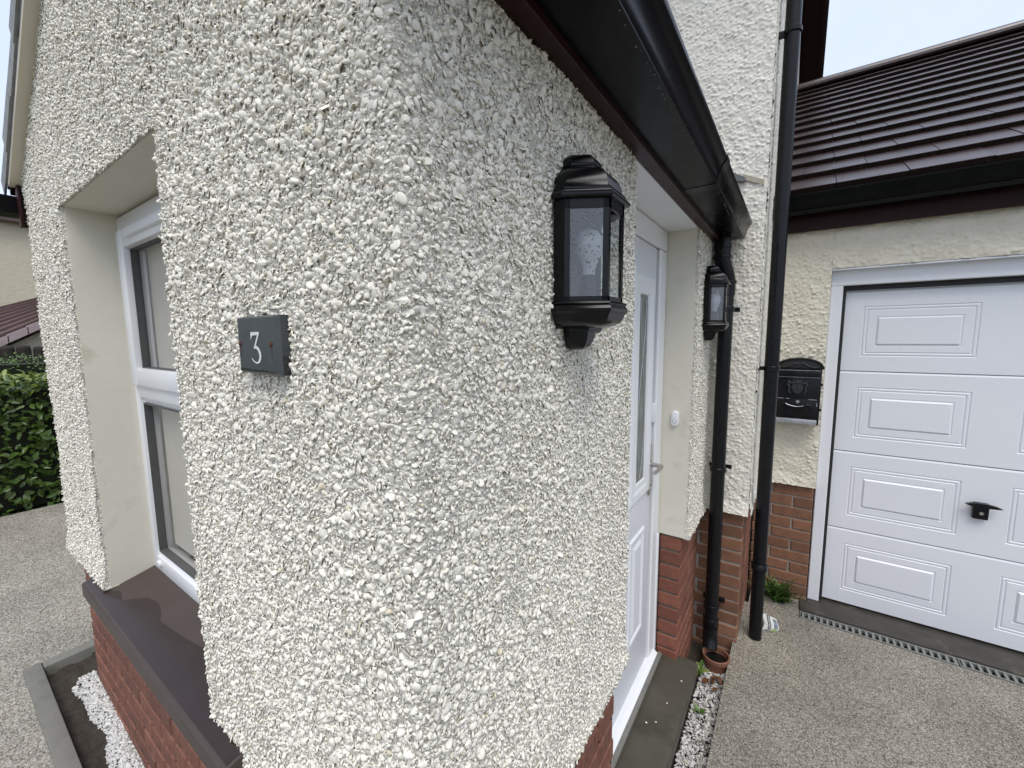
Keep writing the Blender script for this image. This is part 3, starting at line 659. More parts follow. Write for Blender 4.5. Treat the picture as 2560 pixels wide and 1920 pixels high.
for sg in (-1, 1):
    xe = XL - .085 if sg < 0 else .085; ze = VZ0 + VS * (-.085)
    slope_slab('roof_deck', xe, ze + .0, APX, AZ + .02, -.03, DM, .02, .012, 'maroon_v', porch)
    slope_slab('verge_soffit', XL - .02 if sg < 0 else .02, VZ0 - .012, APX, AZ - .002, -.040, .010, .022, -.012, 'cream_soffit', porch)
    nrow = 6; dv = Vector((APX - xe, 0, AZ + .02 - ze)); 
    for k in range(nrow):
        a = Vector((xe, 0, ze)) + dv * (k / nrow); b = Vector((xe, 0, ze)) + dv * ((k + 1.12) / nrow)
        nn = Vector((-dv.z, 0, dv.x)).normalized(); nn = nn if nn.z > 0 else -nn
        p = [a + nn * .040, b + nn * .030, b + nn * .052, a + nn * .074]
        prism('roof_tile_course', [(v.x, v.z) for v in p], 'y', -.034, DM - .004, 'tile', porch)
        p = [a + nn * .008, b + nn * .006, b + nn * .060, a + nn * .078]
        prism('verge_cap', [(v.x, v.z) for v in p], 'y', -.047 - .003 * (k % 2), -.0405, 'tile_edge', porch)

# ================================================================== porch gutters and downpipe
def gutter_profile(x0, z0, sgn, w=.118, hgt=.082):
    """open trough; x0 = back, outward = sgn"""
    o = [(0, hgt), (0, .0), (w * .89, 0), (w * .895, .004), (w * .91, .006), (w * .93, .020), (w * .97, .038), (w * 1.06, .056), (w * 1.13, .066), (w * 1.145, .070), (w * 1.145, hgt - .002), (w * 1.10, hgt)]
    t = .003; inn = [(w * 1.09, hgt - .004), (w * 1.03, .062), (w * .94, .042), (w * .90, .022), (w * .87, .006), (.008, t), (t, .008), (t, hgt)]
    return [(x0 + sgn * a, z0 + b) for a, b in o + inn]
gut = thing('rain_gutter', (.09, 1.0, 2.25), 'glossy black gutter with dark underside running above the front door and lantern', 'gutter')
prism('trough', gutter_profile(.040, 2.246, 1, .114), 'y', -.10, 2.132, 'black_gut', gut, smooth=True)
for yb in (1.20,):      # joint clip
    prism('joint_clip', gutter_profile(.0395, 2.2445, 1, .117, .084), 'y', yb, yb + .055, 'black', gut, smooth=True)
ge = gutter_profile(.040, 2.246, 1, .114)[:12]
prism('end_cap', [(a if i not in (2, 3) else a, b) for i, (a, b) in enumerate(ge)], 'y', 2.132, 2.137, 'black', gut)
bm = bmesh.new()
for i in range(120):    # row of water drops hanging under the front edge
    y = .05 + 2.05 * (i + rb.uniform(-.4, .4)) / 120
    if rb.random() < .35: continue
    r = rb.uniform(.0012, .0026); bmesh.ops.create_icosphere(bm, subdivisions=1, radius=r, matrix=Matrix.Translation((.1335 + rb.uniform(-.003, .003), y, 2.2462)) @ Matrix.Diagonal((1, 1, 1.2, 1)))
tag(from_bm('water_drops', bm, 'drop', gut, True), kind='stuff')
gut2 = thing('rain_gutter', (XL - .09, 1.0, 2.2), 'black gutter end beside the far left corner of the porch', 'gutter')
prism('trough', gutter_profile(XL - .031, 2.268, -1, hgt=.068), 'y', -.11, DM - .01, 'black_gut', gut2, smooth=True)
prism('end_cap', gutter_profile(XL - .031, 2.268, -1, hgt=.068)[:12], 'y', -.114, -.11, 'black', gut2)

def bracket(parent, x, y, z, rad, wall_axis, wallpos):
    bm = bmesh.new(); bm_lathe(bm, [(rad + .0045, -.012), (rad + .006, -.010), (rad + .006, .010), (rad + .0045, .012)], (x, y, z), 20)
    if wall_axis == 'y': bm_box(bm, x - .016, x + .016, y, wallpos, z - .010, z + .010); bm_box(bm, x - rad - .022, x + rad + .022, wallpos - .006, wallpos + .01, z - .011, z + .011)
    else: bm_box(bm, wallpos, x, y - .016, y + .016, z - .010, z + .010); bm_box(bm, wallpos - .01, wallpos + .006, y - rad - .022, y + rad + .022, z - .011, z + .011)
    bmesh.ops.recalc_face_normals(bm, faces=bm.faces[:]); return from_bm('pipe_bracket', bm, 'black', parent, True, flat_angle=35)
p1x, p1y, pr = .078, 2.085, .0345
dp = thing('downpipe', (p1x, p1y, 0), 'black downpipe with swan neck behind the far lantern, ending in a terracotta pot', 'downpipe')
tube('pipe', [(p1x, p1y, .07), (p1x, p1y, 1.2), (p1x, p1y, 1.985)], pr, 'black', dp, 24)
tube('swan_neck', [(p1x, p1y, 1.96), (p1x, p1y, 2.03), (p1x - .004, p1y - .008, 2.055), (p1x - .020, p1y - .030, 2.115), (p1x - .024, p1y - .036, 2.14), (p1x - .024, p1y - .038, 2.245)], pr + .004, 'black', dp, 24)
lathe('outlet', [(pr + .002, 0), (pr + .008, .002), (pr + .008, .024), (pr + .002, .026)], (p1x - .024, p1y - .038, 2.19), 'black', dp)
lathe('elbow_collar', [(pr + .005, 0), (pr + .009, .002), (pr + .009, .014), (pr + .005, .016)], (p1x, p1y, 2.018), 'black', dp)
lathe('elbow_collar', [(pr + .005, 0), (pr + .009, .002), (pr + .009, .014), (pr + .005, .016)], (p1x - .024, p1y - .037, 2.142), 'black', dp)
lathe('pipe_socket', [(pr + .004, 0), (pr + .006, .003), (pr + .006, .04), (pr + .001, .043)], (p1x, p1y, .13), 'black', dp)
tube('pipe_shoe', [(p1x, p1y, .12), (p1x, p1y, .07), (p1x + .003, p1y - .012, .035), (p1x + .006, p1y - .035, .005)], pr + .004, 'black', dp, 20)
for zz in (1.035, .245, 1.89): bracket(dp, p1x, p1y, zz, pr, 'y', DM)
p2x, p2y = .2865, 2.300
dp2 = thing('downpipe', (p2x, p2y, 0), 'tall black downpipe on the main house corner left of the garage door', 'downpipe')
tube('pipe', [(p2x, p2y, .0), (p2x, p2y, .42)], pr - .001, 'black', dp2, 24)
tube('pipe', [(p2x, p2y, .42), (p2x, p2y, 1.56)], pr, 'black', dp2, 24)
tube('pipe', [(p2x, p2y, 1.56), (p2x, p2y, 4.9)], pr, 'black', dp2, 24)
lathe('pipe_socket', [(pr + .001, 0), (pr + .006, .003), (pr + .006, .036), (pr + .003, .039)], (p2x, p2y, .42), 'black', dp2)
for zz in (1.575, 3.25): bracket(dp2, p2x, p2y, zz, pr, 'x', MX)

# ================================================================== main house
house = thing('house', (-1, 4.5, 0), 'tall roughcast main house wall rising behind the porch, brick at its foot', 'house')
def roughcast(name, org, u, v, nrm, wu, wv, step, dens, m, parent, amp=1.0, seed=1, med=.0050, lowflare=0):
    rg = np.random.default_rng(seed); nu = int(wu / step) + 1; nv = int(wv / step) + 1; H = np.zeros((nu, nv))
    n = int(wu * wv * dens); cu = rg.uniform(0, wu, n); cv = rg.uniform(0, wv, n); a = np.clip(rg.lognormal(math.log(med), .3, n), .0025, .011); b = a * rg.uniform(.5, .95, n); an = rg.uniform(0, np.pi, n); hh = b * rg.uniform(.5, 1.0, n) * amp
    iu = np.round(cu / step).astype(int); iv = np.round(cv / step).astype(int); K = int(.010 / step) + 1; ca, sa = np.cos(an), np.sin(an)
    for du in range(-K, K + 1):
        for dv_ in range(-K, K + 1):
            pu = iu + du; pv = iv + dv_; ok = (pu >= 0) & (pu < nu) & (pv >= 0) & (pv < nv)
            x = pu * step - cu; y = pv * step - cv; X = (x * ca + y * sa) / a; Y = (-x * sa + y * ca) / b; q = 1 - X * X - Y * Y; ok &= q > 0
            np.maximum.at(H, (pu[ok], pv[ok]), (hh * np.sqrt(np.maximum(q, 0)))[ok])
    Hb = H.copy(); Hb[1:-1, 1:-1] = (H[1:-1, 1:-1] * 3 + H[:-2, 1:-1] + H[2:, 1:-1] + H[1:-1, :-2] + H[1:-1, 2:]) / 7; H = Hb
    H += .004 * (smooth_noise(nu, nv, .04 / step, seed + 5) - .3)
    uu = np.linspace(0, wu, nu); vv = np.linspace(0, wv, nv)
    if lowflare: H += lowflare * np.clip(1 - vv / .08, 0, 1)[None] ** 1.5
    V = np.array(org)[None, None] + uu[:, None, None] * np.array(u) + vv[None, :, None] * np.array(v) + H[..., None] * np.array(nrm)
    i = np.arange(nu - 1)[:, None] * nv + np.arange(nv - 1)[None]; Fc = np.stack([i, i + nv, i + nv + 1, i + 1], -1).reshape(-1, 4)
    return np_mesh(name, V.reshape(-1, 3), Fc, m, parent, smooth=True)
EAVE, RIDGE_Y, RIDGE_Z = 4.95, 5.0, 6.9
prism('wall_block', [(DM + .006, ZS), (DM + .006, EAVE), (RIDGE_Y, RIDGE_Z - .3), (8.4, 4.2), (8.4, ZS)], 'x', -6, MX - .004, 'rough_far', house)
roughcast('roughcast_face', (-.32, DM, ZS), (1, 0, 0), (0, 0, 1), (0, -1, 0), MX + .32, 3.2, .0037, 19000, 'rough', house, amp=1.35, seed=2, med=.0040, lowflare=.014)
roughcast('roughcast_face', (MX, DM - .003, ZS), (0, 1, 0), (0, 0, 1), (1, 0, 0), G - DM, 3.2, .0060, 12000, 'rough', house, amp=1.3, seed=3, med=.0044, lowflare=.012)
boxes('underside', [(-.02, MX - .001, DM - .012, DM + .03, ZS - .001, ZS + .003)], 'mortar', house)
mb = boxes('brick_base', [(-.04, MX - .0275, DM + .0265, DM + .2, -.12, ZS), (MX - .2, MX - .028, DM + .03, G, -.12, ZS)], 'mortar', house)
for i, z0, z1 in courses(ZS - .002, -.12):
    xr = MX - .024; xl_ = xr - (.1025 if i % 2 else .215)
    brick(mb, xl_, xr, DM + .022, DM + .022 + (.215 if i % 2 else .1025), z0, z1, 'brick_brown')
    x = xl_ - .01
    if x > -.02: brick(mb, max(x - .215, -.06), x, DM + .022, DM + .06, z0, z1, 'brick_brown')
    y = DM + .022 + (.225 if i % 2 else .1125)
    while y < G - .03:
        yb = min(y + .215, G - .006)
        if yb - y > .03: brick(mb, xr - .1, xr, y, yb, z0, z1, 'brick_rustic')
        y = yb + .01
# gable verge on the far side of the roof
def gable(y): return RIDGE_Z - .72 * abs(y - RIDGE_Y) - .25
vp = [(8.5, gable(8.5)), (RIDGE_Y, gable(RIDGE_Y)), (1.9, gable(1.9))]
prism('verge_soffit', vp + [(y, z + .05) for y, z in vp[::-1]], 'x', MX - .01, .452, 'maroon_v', house)
prism('verge_board', [(y, z - .03) for y, z in vp] + [(y, z + .16) for y, z in vp[::-1]], 'x', .430, .4515, 'maroon', house)
for k in range(16):
    for sg in (1,):
        y0 = 8.5 - k * .22; y1 = y0 - .235; o = prism('roof_tile_edge', [(y0, gable(y0) + .05), (y0, gable(y0) + .115), (y1, gable(y1) + .10), (y1, gable(y1) + .05)], 'x', .40, .492, 'tile', house)
prism('roof', [(8.6, gable(8.6) + .05), (8.6, gable(8.6) + .10), (RIDGE_Y, gable(RIDGE_Y) + .1), (1.8, gable(1.8) + .1), (1.8, gable(1.8) + .05), (RIDGE_Y, gable(RIDGE_Y) + .05)], 'x', -6.2, .41, 'tile', house)
# chase with lead flashing where the porch roof meets the wall
fl = prism('lead_flashing', [(.02, 2.615), (.125, 2.552), (.135, 2.53), (.10, 2.535), (.02, 2.575)], 'y', DM - .022, DM - .010, 'lead', house)
prism('flashing_chase', [(.115, 2.572), (.212, 2.525), (.212, 2.500), (.115, 2.545)], 'y', DM - .008, DM + .004, 'chase', house)

# ================================================================== garage
gar = thing('garage', (1.6, 4, 0), 'attached garage with brown tiled roof, cream roughcast and white panelled door', 'garage')
boxes('wall_block', [(MX, GL, G + .006, 6, .79, 2.62), (GL, 2.735, G + .006, G + .25, GT + .003, 2.62), (2.735, 4.2, G + .006, 6, 0, 2.62)], 'cream_rough', gar)
roughcast('roughcast_face', (MX, G, .785), (1, 0, 0), (0, 0, 1), (0, -1, 0), GL - MX, 2.60 - .785, .0042, 12000, 'cream_rough', gar, seed=7, med=.0048, amp=1.4, lowflare=.012)
roughcast('roughcast_face', (GL, G, GT), (1, 0, 0), (0, 0, 1), (0, -1, 0), 1.6, .46, .0055, 9000, 'cream_rough', gar, seed=8, med=.0055, amp=1.3)
gb = boxes('brick_base', [(MX - .01, GL - .008, G + .026, G + .2, -.12, .79), (GL - .030, GL - .016, G + .03, G + .2, -.1, .79)], 'mortar', gar)
for i, z0, z1 in courses(.783, -.06):
    xr = GL - .006; xl_ = xr - (.215 if i % 2 == 0 else .1025)
    brick(gb, xl_, xr, G + .018, G + .06, z0, z1, 'brick_brown'); x = xl_ - .01
    if x - .03 > MX - .02: brick(gb, max(x - .215, MX - .02), x, G + .018, G + .06, z0, z1, 'brick_brown')
# door frame, seal, head
gf = boxes('door_frame', [(GL + .002, .606, G + .045, G + .12, .012, 2.0455), (GL + .002, 2.735, G + .045, G + .12, 2.046, GT - .004), (2.67, 2.735, G + .045, G + .12, .012, 2.0455)], 'garage_white', gar, .004)
boxes('head_lining', [(GL + .002, 2.735, G + .001, G + .045, GT - .010, GT - .002)], 'garage_white', gf)
boxes('seal', [(.606, .624, G + .075, G + .13, .012, 2.018), (.606, 2.67, G + .075, G + .13, 2.018, 2.0455), (.62, 2.67, G + .11, G + .14, .004, .02)], 'rubber', gf)
gd = thing('garage_door', (1.6, G + .1, .015), 'white sectional garage door with embossed panels and black handle', 'garage door')
GY = G + .098
def gpanel(z0, z1):
    bm = bmesh.new(); x0, x1 = .622, 2.668; hz = .0012
    xsq = [x0]; rects = []
    pz0, pz1 = z0 + .092, z1 - .095
    cells = []
    for k in range(3):
        a = .713 + .678 * k; rects.append((a, a + .490)); xsq += [a, a + .490]
    xsq.append(x1)
    zsq = [z0 + hz, z0 + .004, pz0, pz1, z1 - .012, z1 - hz]
    gv = {}
    def V(x, z, d=0):
        key = (round(x, 4), round(z, 4), round(d, 4))
        if key not in gv: gv[key] = bm.verts.new((x, GY - d, z))
        return gv[key]
    edge_d = {zsq[0]: -.005, zsq[5]: -.005}
    for i in range(len(xsq) - 1):
        for j in range(5):
            if j == 2 and i % 2 == 1: continue
            q = [(xsq[i], zsq[j]), (xsq[i + 1], zsq[j]), (xsq[i + 1], zsq[j + 1]), (xsq[i], zsq[j + 1])]
            bm.faces.new([V(x, z, edge_d.get(z, 0)) for x, z in q])
    L = [(0, 0), (.005, -.004), (.010, 0), (.017, 0), (.022, -.004), (.027, 0), (.062, .0), (.066, -.0035), (.076, .005)]
    for a, b in rects:
        prev = None
        for w, d in L:
            cur = [V(a + w, pz0 + w, d), V(b - w, pz0 + w, d), V(b - w, pz1 - w, d), V(a + w, pz1 - w, d)]
            if prev:
                for i in range(4): bm.faces.new((prev[i], prev[(i + 1) % 4], cur[(i + 1) % 4], cur[i]))
            prev = cur
        bm.faces.new(prev)
    bm.normal_update(); return from_bm('door_section', bm, 'garage_white', gd)
ZL = [.022, .5215, 1.026, 1.5295, 2.016]
for a, b in zip(ZL, ZL[1:]): gpanel(a, b)
boxes('backing', [(.622, 2.668, GY + .012, GY + .04, .022, 2.016)], 'seam', gd)
hp = box('door_handle', 1.252, 1.312, GY - .028, GY, .735, .826, 'black', gd, .004)
bm = bmesh.new(); bm_prism(bm, [(1.216, .816), (1.236, .824), (1.262, .829), (1.30, .828), (1.335, .822), (1.358, .812), (1.335, .808), (1.30, .806), (1.25, .806), (1.232, .810)], 'y', GY - .044, GY - .026); bmesh.ops.recalc_face_normals(bm, faces=bm.faces[:])
from_bm('grip', bm, 'black', hp)
tube('key_lock', [(1.283, GY - .027, .770), (1.283, GY - .032, .770)], .009, 'steel', hp, 14)
# eaves
prism('fascia', [(G - .050, 2.372), (G - .026, 2.372), (G - .026, 2.60), (G - .050, 2.60)], 'x', MX + .002, 4.2, 'maroon_v', gar)
prism('soffit', [(G - .026, 2.378), (G + .01, 2.378), (G + .01, 2.390), (G - .026, 2.390)], 'x', MX + .002, 4.2, 'maroon_v', gar)
# roof tiles
RP = R_(32); TG = .275; TY0, TZ0 = 2.70, 2.601; th = .034
roof = prism('roof', [(TY0 + .05, TZ0 - .06), (TY0 + .05 + 14.2 * TG * math.cos(RP), TZ0 - .06 + 14.2 * TG * math.sin(RP)), (TY0 + .05 + 14.2 * TG * math.cos(RP), TZ0 - .1 + 14.2 * TG * math.sin(RP)), (TY0 + .05, TZ0 - .10)], 'x', MX + .004, 4.2, 'maroon_v', gar)
bm = bmesh.new(); TW = .3025; LN = .36; ang = RP - math.atan(th * .80 / TG)
prof = [(0, 0), (LN * math.cos(ang), LN * math.sin(ang)), (LN * math.cos(ang) + .02 * math.sin(ang), LN * math.sin(ang) - .02 * math.cos(ang)), (.010, -th)]
bm_prism(bm, prof, 'x', 0, TW - .0035); bmesh.ops.recalc_face_normals(bm, faces=bm.faces[:])
bmesh.ops.bevel(bm, geom=[e for e in bm.edges if all(abs(v.co.y) < .001 for v in e.verts)], offset=.003, segments=2, affect='EDGES')
tm = bpy.data.meshes.new('roof_tile'); bm.to_mesh(tm); bm.free(); tm.materials.append(M['tile']); tm.materials.append(M['tile_front'])
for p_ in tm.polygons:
    if p_.normal.y < -.75: p_.material_index = 1  # front faces get the near-black colour
for k in range(14):
    x = .2255 + (0 if k % 2 == 0 else -.1555); 
    while x < 3.6:
        w = 1.0; xx = x
        if x < MX + .004: w = (x + TW - MX - .004) / TW; xx = MX + .004
        if w > .1:
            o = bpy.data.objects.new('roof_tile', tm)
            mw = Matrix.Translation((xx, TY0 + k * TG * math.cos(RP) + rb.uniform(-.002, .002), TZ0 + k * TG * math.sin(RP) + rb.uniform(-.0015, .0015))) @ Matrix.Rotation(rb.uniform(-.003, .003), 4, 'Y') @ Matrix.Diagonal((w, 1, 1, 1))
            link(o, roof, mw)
        x += TW
ry, rz = TY0 + 14.1 * TG * math.cos(RP), TZ0 + 14.1 * TG * math.sin(RP)
for k in range(9):
    xa = MX + .01 + k * .44; bm = bmesh.new()
    arc = [(ry + .12 * math.cos(t) * 1.0, rz - .03 + .085 * math.sin(t)) for t in np.linspace(-.1, math.pi + .1, 12)]; arc2 = [(ry + .10 * math.cos(t), rz - .045 + .07 * math.sin(t)) for t in np.linspace(math.pi + .1, -.1, 12)]
    bm_prism(bm, arc + arc2, 'x', xa, xa + .445); bmesh.ops.recalc_face_normals(bm, faces=bm.faces[:]); from_bm('ridge_tile', bm, 'tile', roof)
prism('rear_slope', [(ry, rz), (ry + 3, rz - 1.9), (ry + 3, rz - 2.0), (ry, rz - .08)], 'x', MX + .004, 4.2, 'tile', gar)
# garage gutter
gg = thing('rain_gutter', (1.5, G - .1, 2.47), 'black gutter along the garage eaves under the brown roof tiles', 'gutter')
gp = [(G - .051, 2.552), (G - .051, 2.50), (G - .060, 2.474), (G - .080, 2.458), (G - .108, 2.453), (G - .136, 2.460), (G - .154, 2.478), (G - .162, 2.505), (G - .164, 2.545), (G - .168, 2.552), (G - .168, 2.562), (G - .160, 2.562),
      (G - .160, 2.545), (G - .157, 2.506), (G - .150, 2.482), (G - .134, 2.465), (G - .108, 2.458), (G - .083, 2.463), (G - .064, 2.478), (G - .056, 2.502), (G - .056, 2.552)]
prism('trough', gp, 'x', MX + .012, 4.2, 'black_gut', gg, smooth=True)
prism('lower_bead', [(G - .150, 2.474), (G - .156, 2.470), (G - .150, 2.462), (G - .142, 2.464)], 'x', MX + .012, 4.2, 'black', gg)
box('end_cap', MX + .006, MX + .013, G - .17, G - .045, 2.445, 2.568, 'black', gg, .003)

# threshold and drain
box('garage_threshold', .503, 9, 2.733, G + .16, -.12, .012, 'thresh', None, .006); tag(bpy.data.objects['garage_threshold'], kind='structure')
dr = thing('drain_channel', (1.4, 2.69, 0), 'narrow grey slotted drain channel in front of the garage door', 'drain')
boxes('channel', [(.50, 3.0, 2.646, 2.652, -.10, -.002), (.50, 3.0, 2.724, 2.7325, -.10, -.002), (.50, 3.0, 2.652, 2.724, -.10, -.095)], 'mortar_dark', dr)
bmk = bmesh.new(); bm_box(bmk, 0, .012, 0, .060, -.018, 0); barm = bpy.data.meshes.new('bar'); bmk.to_mesh(barm); bmk.free(); barm.materials.append(M['grate'])
for gx0, gx1 in ((.505, 1.202), (1.208, 1.905), (1.911, 2.608)):
    g_ = boxes('grate', [(gx0, gx1, 2.653, 2.661, -.02, .003), (gx0, gx1, 2.715, 2.723, -.02, .003), (gx0, gx0 + .004, 2.661, 2.715, -.02, .003), (gx1 - .004, gx1, 2.661, 2.715, -.02, .003)], 'grate', dr)
    x = gx0 + .012
    while x < gx1 - .01 and x < 2.3:
        o = bpy.data.objects.new('bar', barm); link(o, g_, Matrix.Translation((x, 2.658, .002))); x += .0305

# ================================================================== wall lanterns
def half_hex(w, xo, z, back=.0):
    """plan polygon: back corners on the wall, half hexagon in front"""
    return [(back, -w, z), (xo, -w, z), (xo + .866 * w, -w / 2, z), (xo + .866 * w, w / 2, z), (xo, w, z), (back, w, z)]
def loft(bm, levels, cap0=True, cap1=True):
    R0 = [[bm.verts.new(p) for p in lv] for lv in levels]
    for a, b in zip(R0, R0[1:]):
        for i in range(len(a)): bm.faces.new((a[i], a[(i + 1) % len(a)], b[(i + 1) % len(b)], b[i]))
    if cap0: bm.faces.new(R0[0][::-1])
    if cap1: bm.faces.new(R0[-1])
def lantern(yc, label, drops):
    t = thing('wall_lantern', (0, yc, 1.9), label, 'lantern', 'half lanterns either side of the front door')
    off = Matrix.Translation((.010, yc, 0)); XO = .022
    def part(name, bm, m, parent=None, smooth=True):
        bm.transform(off); bmesh.ops.recalc_face_normals(bm, faces=bm.faces[:]); return from_bm(name, bm, m, parent or t, smooth, flat_angle=28)
    bm = bmesh.new(); bm_box(bm, -.012, .006, -.066, .066, 1.770, 2.045); bevel(bm, .004, 2); part('backplate', bm, 'lamp')
    # roof: stepped, concave to convex sweep, top knob
    lv = [(.0855, 1.9995), (.0890, 2.0025), (.0890, 2.0065), (.0840, 2.0105), (.0835, 2.0120), (.0800, 2.0150), (.0800, 2.0185), (.0745, 2.0210), (.0735, 2.0225), (.0725, 2.0300), (.0690, 2.0400), (.0620, 2.0500), (.0520, 2.0585), (.0430, 2.0640), (.0425, 2.0655), (.0440, 2.0670), (.0440, 2.0705), (.0410, 2.0725), (.0405, 2.0740), (.0390, 2.0810), (.0350, 2.0870), (.0270, 2.0920), (.0150, 2.0945)]
    bm = bmesh.new(); loft(bm, [half_hex(w, XO * min(1, w / .07 + .15), z) for w, z in lv]); part('lantern_roof', bm, 'lamp')
    # frame
    w = .078; top, bot = 2.0, 1.818; P = half_hex(w, XO, 0); fr = bmesh.new()
    def post(a, r=.0055):
        bm_prism(fr, [(a[0] - r, a[1] - r), (a[0] + r, a[1] - r), (a[0] + r, a[1] + r), (a[0] - r, a[1] + r)], 'z', bot, top)
    def bar(a, b, z0, z1, din):
        A = Vector(a[:2]); B = Vector(b[:2]); n = Vector((-(B - A).y, (B - A).x)).normalized(); c = Vector((XO * .5, 0)); n = n if n.dot(c - A) > 0 else -n
        bm_prism(fr, [tuple(A), tuple(B), tuple(B + n * din), tuple(A + n * din)], 'z', z0, z1)
    def stile(a, b, f0, f1, din=.004):
        A = Vector(a[:2]); B = Vector(b[:2]); bar(tuple(A.lerp(B, f0)), tuple(A.lerp(B, f1)), bot, top, din)
    for i in (1, 2, 3): pass
    for a, b in ((P[1], P[2]), (P[2], P[3]), (P[3], P[4])):
        bar(a, b, top - .018, top, .004); bar(a, b, bot, bot + .010, .004); stile(a, b, 0, .125); stile(a, b, .875, 1)
    for a, b in ((P[0], P[1]), (P[4], P[5])): bar(a, b, bot, top, .003)
    part('lantern_frame', fr, 'lamp', smooth=False)
    for a, b in ((P[1], P[2]), (P[2], P[3]), (P[3], P[4])):
        A = Vector(a[:2]).lerp(Vector(b[:2]), .11); B = Vector(a[:2]).lerp(Vector(b[:2]), .89); n = Vector((-(B - A).y, (B - A).x)).normalized(); c = Vector((0, 0)); n = n if n.dot(c - A) > 0 else -n
        A += n * .002; B += n * .002; g = bmesh.new(); bm_prism(g, [tuple(A), tuple(B), tuple(B + n * .0015), tuple(A + n * .0015)], 'z', bot + .008, top - .016); part('pane', g, 'lamp_glass', smooth=False)
    # base mouldings, sloping tray, tail bracket
    lv = [(.0800, 1.820), (.0850, 1.8185), (.0865, 1.8150), (.0840, 1.8125), (.0865, 1.8100), (.0890, 1.8060), (.0880, 1.8010), (.0835, 1.7970), (.0825, 1.7955), (.0800, 1.7880), (.0740, 1.7810), (.0600, 1.7745), (.0440, 1.7720)]
    bm = bmesh.new(); loft(bm, [half_hex(w, XO, z) for w, z in lv]); part('lantern_base', bm, 'lamp')
    lv = [(.0400, 1.7730), (.0395, 1.7690), (.0375, 1.7680), (.0375, 1.7650), (.0355, 1.7640), (.0345, 1.7560), (.0315, 1.7460), (.0260, 1.7370), (.0180, 1.7310), (.0080, 1.7290)]
    bm = bmesh.new(); loft(bm, [half_hex(w, .012, z) for w, z in lv]); part('tail_bracket', bm, 'lamp')
    bm = bmesh.new(); bm_tube(bm, [(.036, .018, 1.771), (.036, .045, 1.771)], .010, 14); part('swivel_knob', bm, 'lamp')
    # lamp holder and bulb
    bm = bmesh.new(); bm_lathe(bm, [(.020, 1.815), (.020, 1.825), (.014, 1.827), (.014, 1.872), (.012, 1.874)], (.034, 0, 0), 16); part('lamp_holder', bm, 'lamp')
    bm = bmesh.new(); bm_lathe(bm, [(.0125, 1.873), (.0135, 1.885), (.019, 1.900), (.0255, 1.915), (.0275, 1.930), (.0255, 1.944), (.018, 1.955), (.008, 1.960), (.001, 1.961)], (.034, 0, 0), 20); part('bulb', bm, 'bulb')
    if drops:
        g = bmesh.new(); rr = random.Random(9)
        A = Vector(P[1][:2]); B = Vector(P[2][:2]); n = Vector(((B - A).y, -(B - A).x)).normalized()
        n = n if n.dot(A - Vector((0, 0))) > 0 else -n; d = (B - A)
        for k in range(190):
            f = rr.uniform(.15, .85); zz = bot + .012 + (top - bot - .034) * (rr.random() ** .8); rad = rr.choice((.0006, .0008, .001, .0014, .0018)) * rr.uniform(.8, 1.2); p = A + d * f - n * .0005 if False else A + d * f - n * .0018
            mt = Matrix.Translation((p.x, p.y, zz)) @ Matrix(((n.x, d.normalized().x, 0, 0), (n.y, d.normalized().y, 0, 0), (0, 0, 1, 0), (0, 0, 0, 1))) @ Matrix.Diagonal((.55, 1, rr.uniform(.9, 1.5), 1))
            bmesh.ops.create_icosphere(g, subdivisions=1, radius=rad, matrix=mt)
        o = part('rain_drops', g, 'drop'); o['kind'] = 'stuff'
    return t
lantern(.4255, 'large black half lantern with rain drops on its glass, on the pebbledash before the door', True)
lantern(1.934, 'small looking black half lantern beyond the door, bulb showing, beside the downpipe', False)

# ================================================================== number plaque
pq = thing('number_plaque', (-.32, -.01, 1.745), 'dark slate house number plaque reading 3 on the pebbledash', 'plaque')
px0, px1, pz0, pz1, pf = -.3875, -.2595, 1.699, 1.792, -.0225
bm = bmesh.new(); c = .0065
loft(bm, [[(px0, .004, pz0), (px1, .004, pz0), (px1, .004, pz1), (px0, .004, pz1)], [(px0, pf + .007, pz0), (px1, pf + .007, pz0), (px1, pf + .007, pz1), (px0, pf + .007, pz1)], [(px0 + .003, pf, pz0 + c * .6), (px1 - c, pf, pz0 + c * .6), (px1 - c, pf, pz1 - c * .5), (px0 + .003, pf, pz1 - c * .5)]])
bmesh.ops.recalc_face_normals(bm, faces=bm.faces[:]); plate = from_bm('slate', bm, 'slatey', pq)
# numeral: outline drawn in unit box (width 1, height 1)
out3 = [(.06, 1.0), (.90, 1.0), (.90, .95), (.50, .57), (.66, .555), (.82, .49), (.94, .38), (.97, .27), (.93, .15), (.80, .05), (.60, 0), (.38, .01), (.18, .06), (.02, .15), (.04, .19), (.20, .11), (.38, .06), (.55, .055), (.68, .10), (.76, .19), (.77, .29), (.71, .39), (.58, .46), (.42, .485), (.30, .47), (.28, .49), (.70, .90), (.40, .90), (.22, .88), (.12, .82), (.09, .76), (.05, .76)]
bm = bmesh.new(); nx0, nw, nz0, nh = -.3425, .034, 1.716, .0505
from mathutils.geometry import tessellate_polygon
vs = [bm.verts.new((nx0 + u * nw, pf - .0006, nz0 + v * nh)) for u, v in out3]
for tri in tessellate_polygon([[Vector((u, v, 0)) for u, v in out3]]): bm.faces.new([vs[i] for i in tri])
bmesh.ops.recalc_face_normals(bm, faces=bm.faces[:])
for f in bm.faces:
    if f.normal.y > 0: f.normal_flip()
from_bm('numeral', bm, 'numeral', pq)
